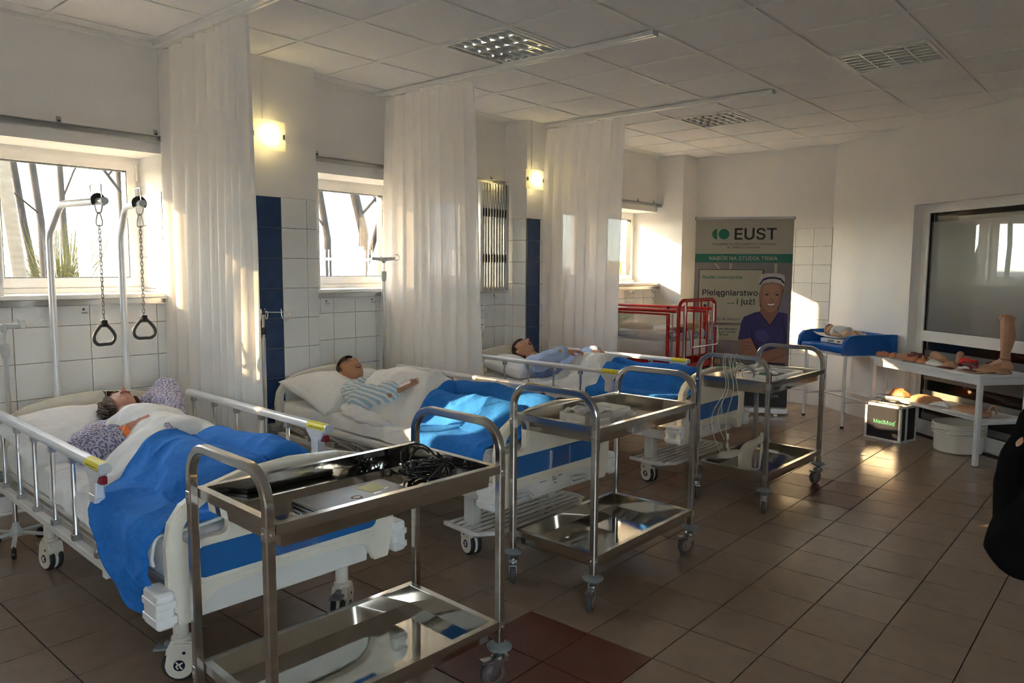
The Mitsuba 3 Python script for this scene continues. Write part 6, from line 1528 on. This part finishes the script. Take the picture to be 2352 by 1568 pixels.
# ---------------------------------------------------------------- person at the right edge, raising a phone
pr = thing('person', 'person in black at the right edge, only a sleeve and a raised thumb in view', 'person')
PX, PY = 1.700, -.113            # where the person stands, turned to the room (facing +x, +y)
fw = np.array([.80, .60, 0]); lf = np.array([-.60, .80, 0]); O = np.array([PX, PY, 0]) - fw * .12
def pp(a, l, z): return O + fw * a + lf * l + np.array([0, 0, z])
elb, wri = np.array([1.692, .154, 1.045]), np.array([1.710, .160, 1.262])
elbR, wriR = pp(.20, -.30, 1.02), pp(.36, -.10, 1.26)
bodyp = [[(pp(0, 0, 1.40), .055), (pp(.01, 0, 1.48), .050)], [(pp(0, -.13, 1.33), .065), (pp(0, .13, 1.33), .065)], [(pp(0, 0, 1.30), .11), (pp(0, 0, 1.05), .115), (pp(0, 0, .92), .13)]]
for s in (-1, 1): bodyp.append([(pp(0, s * .085, .90), .10), (pp(.01, s * .09, .48), .062), (pp(-.01, s * .09, .10), .042)])
for s in (-1, 1): bodyp.append([(pp(-.02, s * .09, .05), .040), (pp(.15, s * .095, .03), .030)])
bodyp += [[(pp(0, .16, 1.33), .045), (elb, .028), (wri, .025)], [(pp(0, -.16, 1.33), .055), (elbR, .028), (wriR, .025)]]
fdir = np.array([.12, .10, 1.0]);
hL = hand(mat4(orient((.50, -.25, .80), (.25, .90, .15)), wri), [.55, .6, .6, .6], .6, (-.35, -.15), True, 1.0)
hR = hand(mat4(orient((-.1, .5, .8), (.6, -.8, 0)), wriR), .9, .6, (.3, .3), False, 1.0)
HP = mat4(basis(fw, (0, 0, 1)), pp(.025, 0, 1.585))
add('body', [blob(bodyp, .016, 6), hL, hR, tr(head_mesh(), HP)], 'm_skin_real', pr, True)
sl = [[(pp(0, -.13, 1.33), .085), (pp(0, .13, 1.33), .085)], [(pp(0, 0, 1.30), .135), (pp(0, 0, 1.05), .14), (pp(0, 0, .90), .15)], [(pp(0, .16, 1.33), .085), (elb, .076), (wri - (wri - elb) * .22, .050), (wri - (wri - elb) * .02, .044)], [(pp(0, -.16, 1.33), .08), (elbR, .065), (wriR - (wriR - elbR) * .1, .042)]]
add('sweater', ruffle(blob(sl, .014, 6), .018, 14, 5), 'm_darkcloth', pr, True)
tro = [[(pp(0, 0, .90), .145), (pp(0, 0, .80), .14)]]
for s in (-1, 1): tro.append([(pp(0, s * .085, .86), .112), (pp(.01, s * .09, .48), .078), (pp(-.01, s * .09, .10), .060)])
add('trousers', ruffle(blob(tro, .016, 6), .016, 14, 6), 'm_navy', pr, True)
add('shoe', [blob([[(pp(-.03, s * .09, .045), .044), (pp(.17, s * .095, .035), .034)]], .012) for s in (-1, 1)], 'm_black', pr, True)
add('hair', tr(hair_shell(h1, .12, 9), HP), 'm_hair_a', pr, True)
add('eye', tr([mv(icos(.0115, 2), s * .031, .0735, .016) for s in (-1, 1)], HP), 'm_eyewhite', pr, True)
nailp = None
ph = thing('phone', 'dark phone held up by the person at the right edge', 'phone')
pc = (wri + wriR) / 2 + np.array([.06, -.02, .10])
add('case', tr(rb(-.036, .036, -.004, .004, -.075, .075, .004, 5), mat4(basis(fw, (0, 0, 1)), pc)), 'm_black', ph, 30)

# wheelchair beside the nearest bed, only the rim of its wheel reaches into the picture
wc = thing('wheelchair', 'wheelchair at the left edge, only the edge of its black tyre in view', 'wheelchair')
wcM = at(.185, 2.42, 0, .15)
def wadd(n, m, mm, s=40): return add(n, tr(as_mesh(m), wcM), mm, wc, s)
for x in (-.27, .27):
    wadd('tyre', tube([(x, .29 * math.cos(t), .29 + .29 * math.sin(t) + .014) for t in np.linspace(0, 2 * np.pi, 48, endpoint=False)], .016, 10, closed=True, cap=False), 'm_rubber')
    wadd('hand_rim', tube([(x * 1.12, .255 * math.cos(t), .304 + .255 * math.sin(t)) for t in np.linspace(0, 2 * np.pi, 40, endpoint=False)], .008, 8, closed=True, cap=False), 'm_chrome')
    for k in range(12): wadd('spoke', rod((x, 0, .304), (x, .278 * math.cos(k * np.pi / 6), .304 + .278 * math.sin(k * np.pi / 6)), .0022, 5), 'm_chrome')
    wadd('hub', rod((x - .03, 0, .304), (x + .03, 0, .304), .022, 14), 'm_chrome')
    wadd('side_frame', tube(bend([(x * .85, .20, .95), (x * .85, .20, .50), (x * .85, -.28, .50), (x * .85, -.36, .12)], .05, 5), .012, 10), 'm_grey')
    wadd('castor_wheel', tr(lathe([(.01, -.014), (.06, -.014), (.068, -.008), (.068, .008), (.06, .014), (.01, .014)], 22), mat4(roty(math.pi / 2), (x * .85, -.30, .068))), 'm_rubber')
    wadd('arm_rest', rb(x * .85 - .025, x * .85 + .025, -.20, .12, .68, .71, .01, 4), 'm_black')
    wadd('foot_plate', cb(x * .85 - .07, x * .85 + .07, -.50, -.36, .11, .12, .002), 'm_grey')
wadd('seat', rb(-.22, .22, -.26, .18, .49, .52, .012, 5), 'm_black')
wadd('backrest', rb(-.22, .22, .185, .215, .54, .92, .012, 5), 'm_black')

# ---------------------------------------------------------------- outside
struct('ground_outside', bx(-60, 80, YX + .02, 120, .40, .62), 'm_ground')
GZ = .62
r = np.random.default_rng(77)
def tree(x, y, h, rt, lab, seed, spread=1.0, levels=4, lean=(0, 0), nb=5, clear=.35, tw=1.0):
    r = np.random.default_rng(seed)
    key = thing('bare_tree', lab, 'tree', 'bare trees outside the windows')
    trunk, big, small = [], [], []
    def grow(p, d, L, rad, lev):
        n = 7 if lev == 0 else 5
        pts = [p]; q = np.array(p, float); dd = d.copy()
        for k in range(n):
            dd = dd + r.normal(0, .10 if lev == 0 else .16, 3) + np.array([0, 0, .05 if lev else .03]); dd /= np.linalg.norm(dd)
            q = q + dd * L / n; pts.append(q)
        sc = np.linspace(1, .55 if lev == 0 else .35, n + 1)
        (trunk if lev == 0 else big if lev < 3 else small).append(sweep(pts, circ(rad, (10, 7, 5, 4, 3)[min(lev, 4)]), scale=sc, cap=False))
        if lev >= levels: return
        kids = nb if lev == 0 else (5, 5, 4)[min(lev - 1, 2)]
        for k in range(kids):
            t = (clear + (1 - clear) * (k + r.uniform(0, .8)) / kids) if lev == 0 else r.uniform(.25, 1.0)
            i = min(int(t * n), n - 1); b = np.array(pts[i]) + (np.array(pts[i + 1]) - pts[i]) * (t * n - i)
            a = r.uniform(0, 2 * np.pi); e = np.array([math.cos(a), math.sin(a), r.uniform(.25, .9)]); e /= np.linalg.norm(e)
            c = dd * r.uniform(.2, .6) + e * spread; c /= np.linalg.norm(c)
            grow(b, c, L * r.uniform(.40, .60) * (.55 if lev == 0 else 1), max(rad * (1 - .45 * t) * (r.uniform(.22, .40) if lev == 0 else r.uniform(.45, .62)), .006), lev + 1)
    d0 = np.array([lean[0], lean[1], 1.0]); d0 /= np.linalg.norm(d0)
    grow(np.array([x, y, GZ - .1]), d0, h, rt, 0)
    add('trunk', trunk, 'm_bark', key, True)
    if big: add('branches', big, 'm_bark', key, True)
    if small: add('twigs', small, 'm_bark', key, False, kind='stuff')
    return key
TREES = [(13.1, 18.5, 13, .17, 'slim bare tree at the left of the window with the fence', 1, (.02, 0)), (13.9, 18.0, 14, .24, 'bare tree second from the left in the window with the fence', 2, (.0, 0)),
         (14.6, 19.2, 13, .15, 'thin bare tree in the middle of the window with the fence', 3, (.03, 0)), (14.9, 17.8, 15, .25, 'thick bare tree in the middle of the window with the fence', 4, (.04, 0)),
         (16.3, 18.6, 15, .30, 'thick bare tree at the right of the window with the fence', 5, (-.01, 0)), (17.6, 19.2, 13, .26, 'dark bare tree at the right frame of the window with the fence', 6, (-.02, 0)),
         (4.15, 13.4, 12, .13, 'bare tree at the left of the nearest window', 7, (.0, 0)), (7.1, 15.5, 13, .30, 'leaning bare tree at the right of the nearest window', 8, (-.10, 0)),
         (5.9, 17.5, 12, .15, 'bare tree behind the concrete pole', 9, (.05, 0)), (6.4, 21.0, 14, .20, 'bare tree far behind the nearest window', 10, (-.05, 0)), (8.9, 22.0, 14, .24, 'bare tree behind the leaning tree', 12, (0, 0)),
         (3.6, 21.0, 14, .2, 'bare tree far left in the nearest window', 13, (.06, 0)), (11.2, 23.0, 15, .25, 'bare tree between the two views', 14, (.0, 0)), (19.8, 22.5, 15, .26, 'bare tree far behind the fence', 15, (.0, 0)), (15.4, 26.0, 15, .26, 'bare tree far behind the middle of the fence', 16, (.0, 0))]
for x, y, h, rt, lab, sd, ln in TREES: tree(x, y, h, rt * (.42 if x < 9.5 else .62), lab, sd, lean=ln, spread=.9, nb=9, clear=.14)
cp = thing('concrete_pole', 'leaning beige concrete pole outside the nearest window', 'pole')
add('shaft', sweep([(2.72, 9.35, GZ - .1), (2.20, 9.35, 6.5)], sqr(.13, .15, .02), up=(0, 1, 0)), 'm_concrete', cp, False)
lp_ = thing('lamp_post', 'white lamp post outside at the left edge of the nearest window', 'post')
add('shaft', tube([(2.20, 8.6, GZ - .1), (2.04, 8.6, 6.5)], .06, 12), 'm_white', lp_, 40)
mp = thing('metal_post', 'short pale post with a dark tip outside behind the left lifting pole', 'post')
add('shaft', tube([(3.62, 10.2, GZ - .1), (3.60, 10.2, 2.45)], .075, 12), 'm_white', mp, 40)
add('tip', mv(lathe([(.075, 0), (.03, .12), (.012, .14), (.012, .5), (0, .5)], 12), 3.60, 10.2, 2.45), 'm_greywhite', mp, 40)
fc = thing('metal_fence', 'white metal picket fence outside the window between the first two curtains', 'fence')
fy = 14.2
for k in range(5):
    x = 9.45 + k * 1.52 - 1.52
    add('post', cb(x - .05, x + .05, fy - .05, fy + .05, GZ - .05, 2.02, .004), 'm_white', fc, False)
for x0, x1 in [(9.45 + 1.52 * k - 1.52, 9.45 + 1.52 * k) for k in range(4)]:
    for z in (.80, 1.72): add('rail', cb(x0 + .05, x1 - .05, fy - .02, fy + .02, z - .028, z + .028, .003), 'm_white', fc, False)
    for j in range(14):
        x = x0 + .09 + j * (1.52 - .18) / 13
        add('picket', cb(x - .012, x + .012, fy - .035, fy - .015, GZ, 1.93, .002), 'm_white', fc, False)
fb = thing('low_fence', 'low white fence far outside the nearest window', 'fence')
for k in range(26): add('picket', cb(2.2 + .28 * k, 2.26 + .28 * k, 24.0, 24.03, GZ, 1.35, .003), 'm_white', fb, False)
add('rail', [cb(2.0, 9.6, 24.03, 24.06, 1.25, 1.33, .003)], 'm_white', fb, False)
sh = thing('forsythia_bush', 'yellow flowering bush outside behind the left lifting pole', 'bush')
st = []
for k in range(260):
    a = r.uniform(0, 2 * np.pi); e = np.array([math.cos(a), math.sin(a), 0]) * r.uniform(.1, 1)
    b0 = np.array([4.75, 14.6, GZ]); b1_ = b0 + e * .5 + (0, 0, r.uniform(.5, 1.0)); b2_ = b0 + e * r.uniform(.7, 1.2) + (0, 0, r.uniform(.7, 1.75))
    st.append(sweep(smoothpath([b0, b1_, b2_], 6), circ(.006, 4), scale=np.linspace(1, .5, 6), cap=False))
add('shoots', st, 'm_shrub', sh, False, kind='stuff')
hs_ = thing('pale_house', 'pale grey house far behind the trees', 'building')
add('wall', bx(18, 52, 48, 58, 0, 9), 'm_facade', hs_, False)
for k in range(8):
    for z in (): add('window', bx(19.5 + 4 * k, 21 + 4 * k, 47.9, 48.05, z, z + 1.7), 'm_dark', hs_, False)
add('roof', ext(Polygon([(17.4, 47.4), (52.6, 47.4), (52.6, 58.6), (17.4, 58.6)]), .4, mat4(t=(0, 0, 9))), 'm_dark', hs_, False)
og = thing('orange_sign', 'orange board outside the far window behind the third curtain', 'sign')
add('board', bx(17.0, 18.3, 11.4, 11.45, 1.30, 1.75), 'm_sign', og, False)
add('post', [rod((17.3, 11.47, GZ), (17.3, 11.47, 1.75), .03, 8), rod((18.0, 11.47, GZ), (18.0, 11.47, 1.75), .03, 8)], 'm_greywhite', og, 40)
# a tree towards the sun, whose twigs stripe the sunlight
tree(-6.6, 11.9, 7.0, .11, 'bare young tree outside, left of the nearest window', 31, nb=8, clear=.35, levels=3)
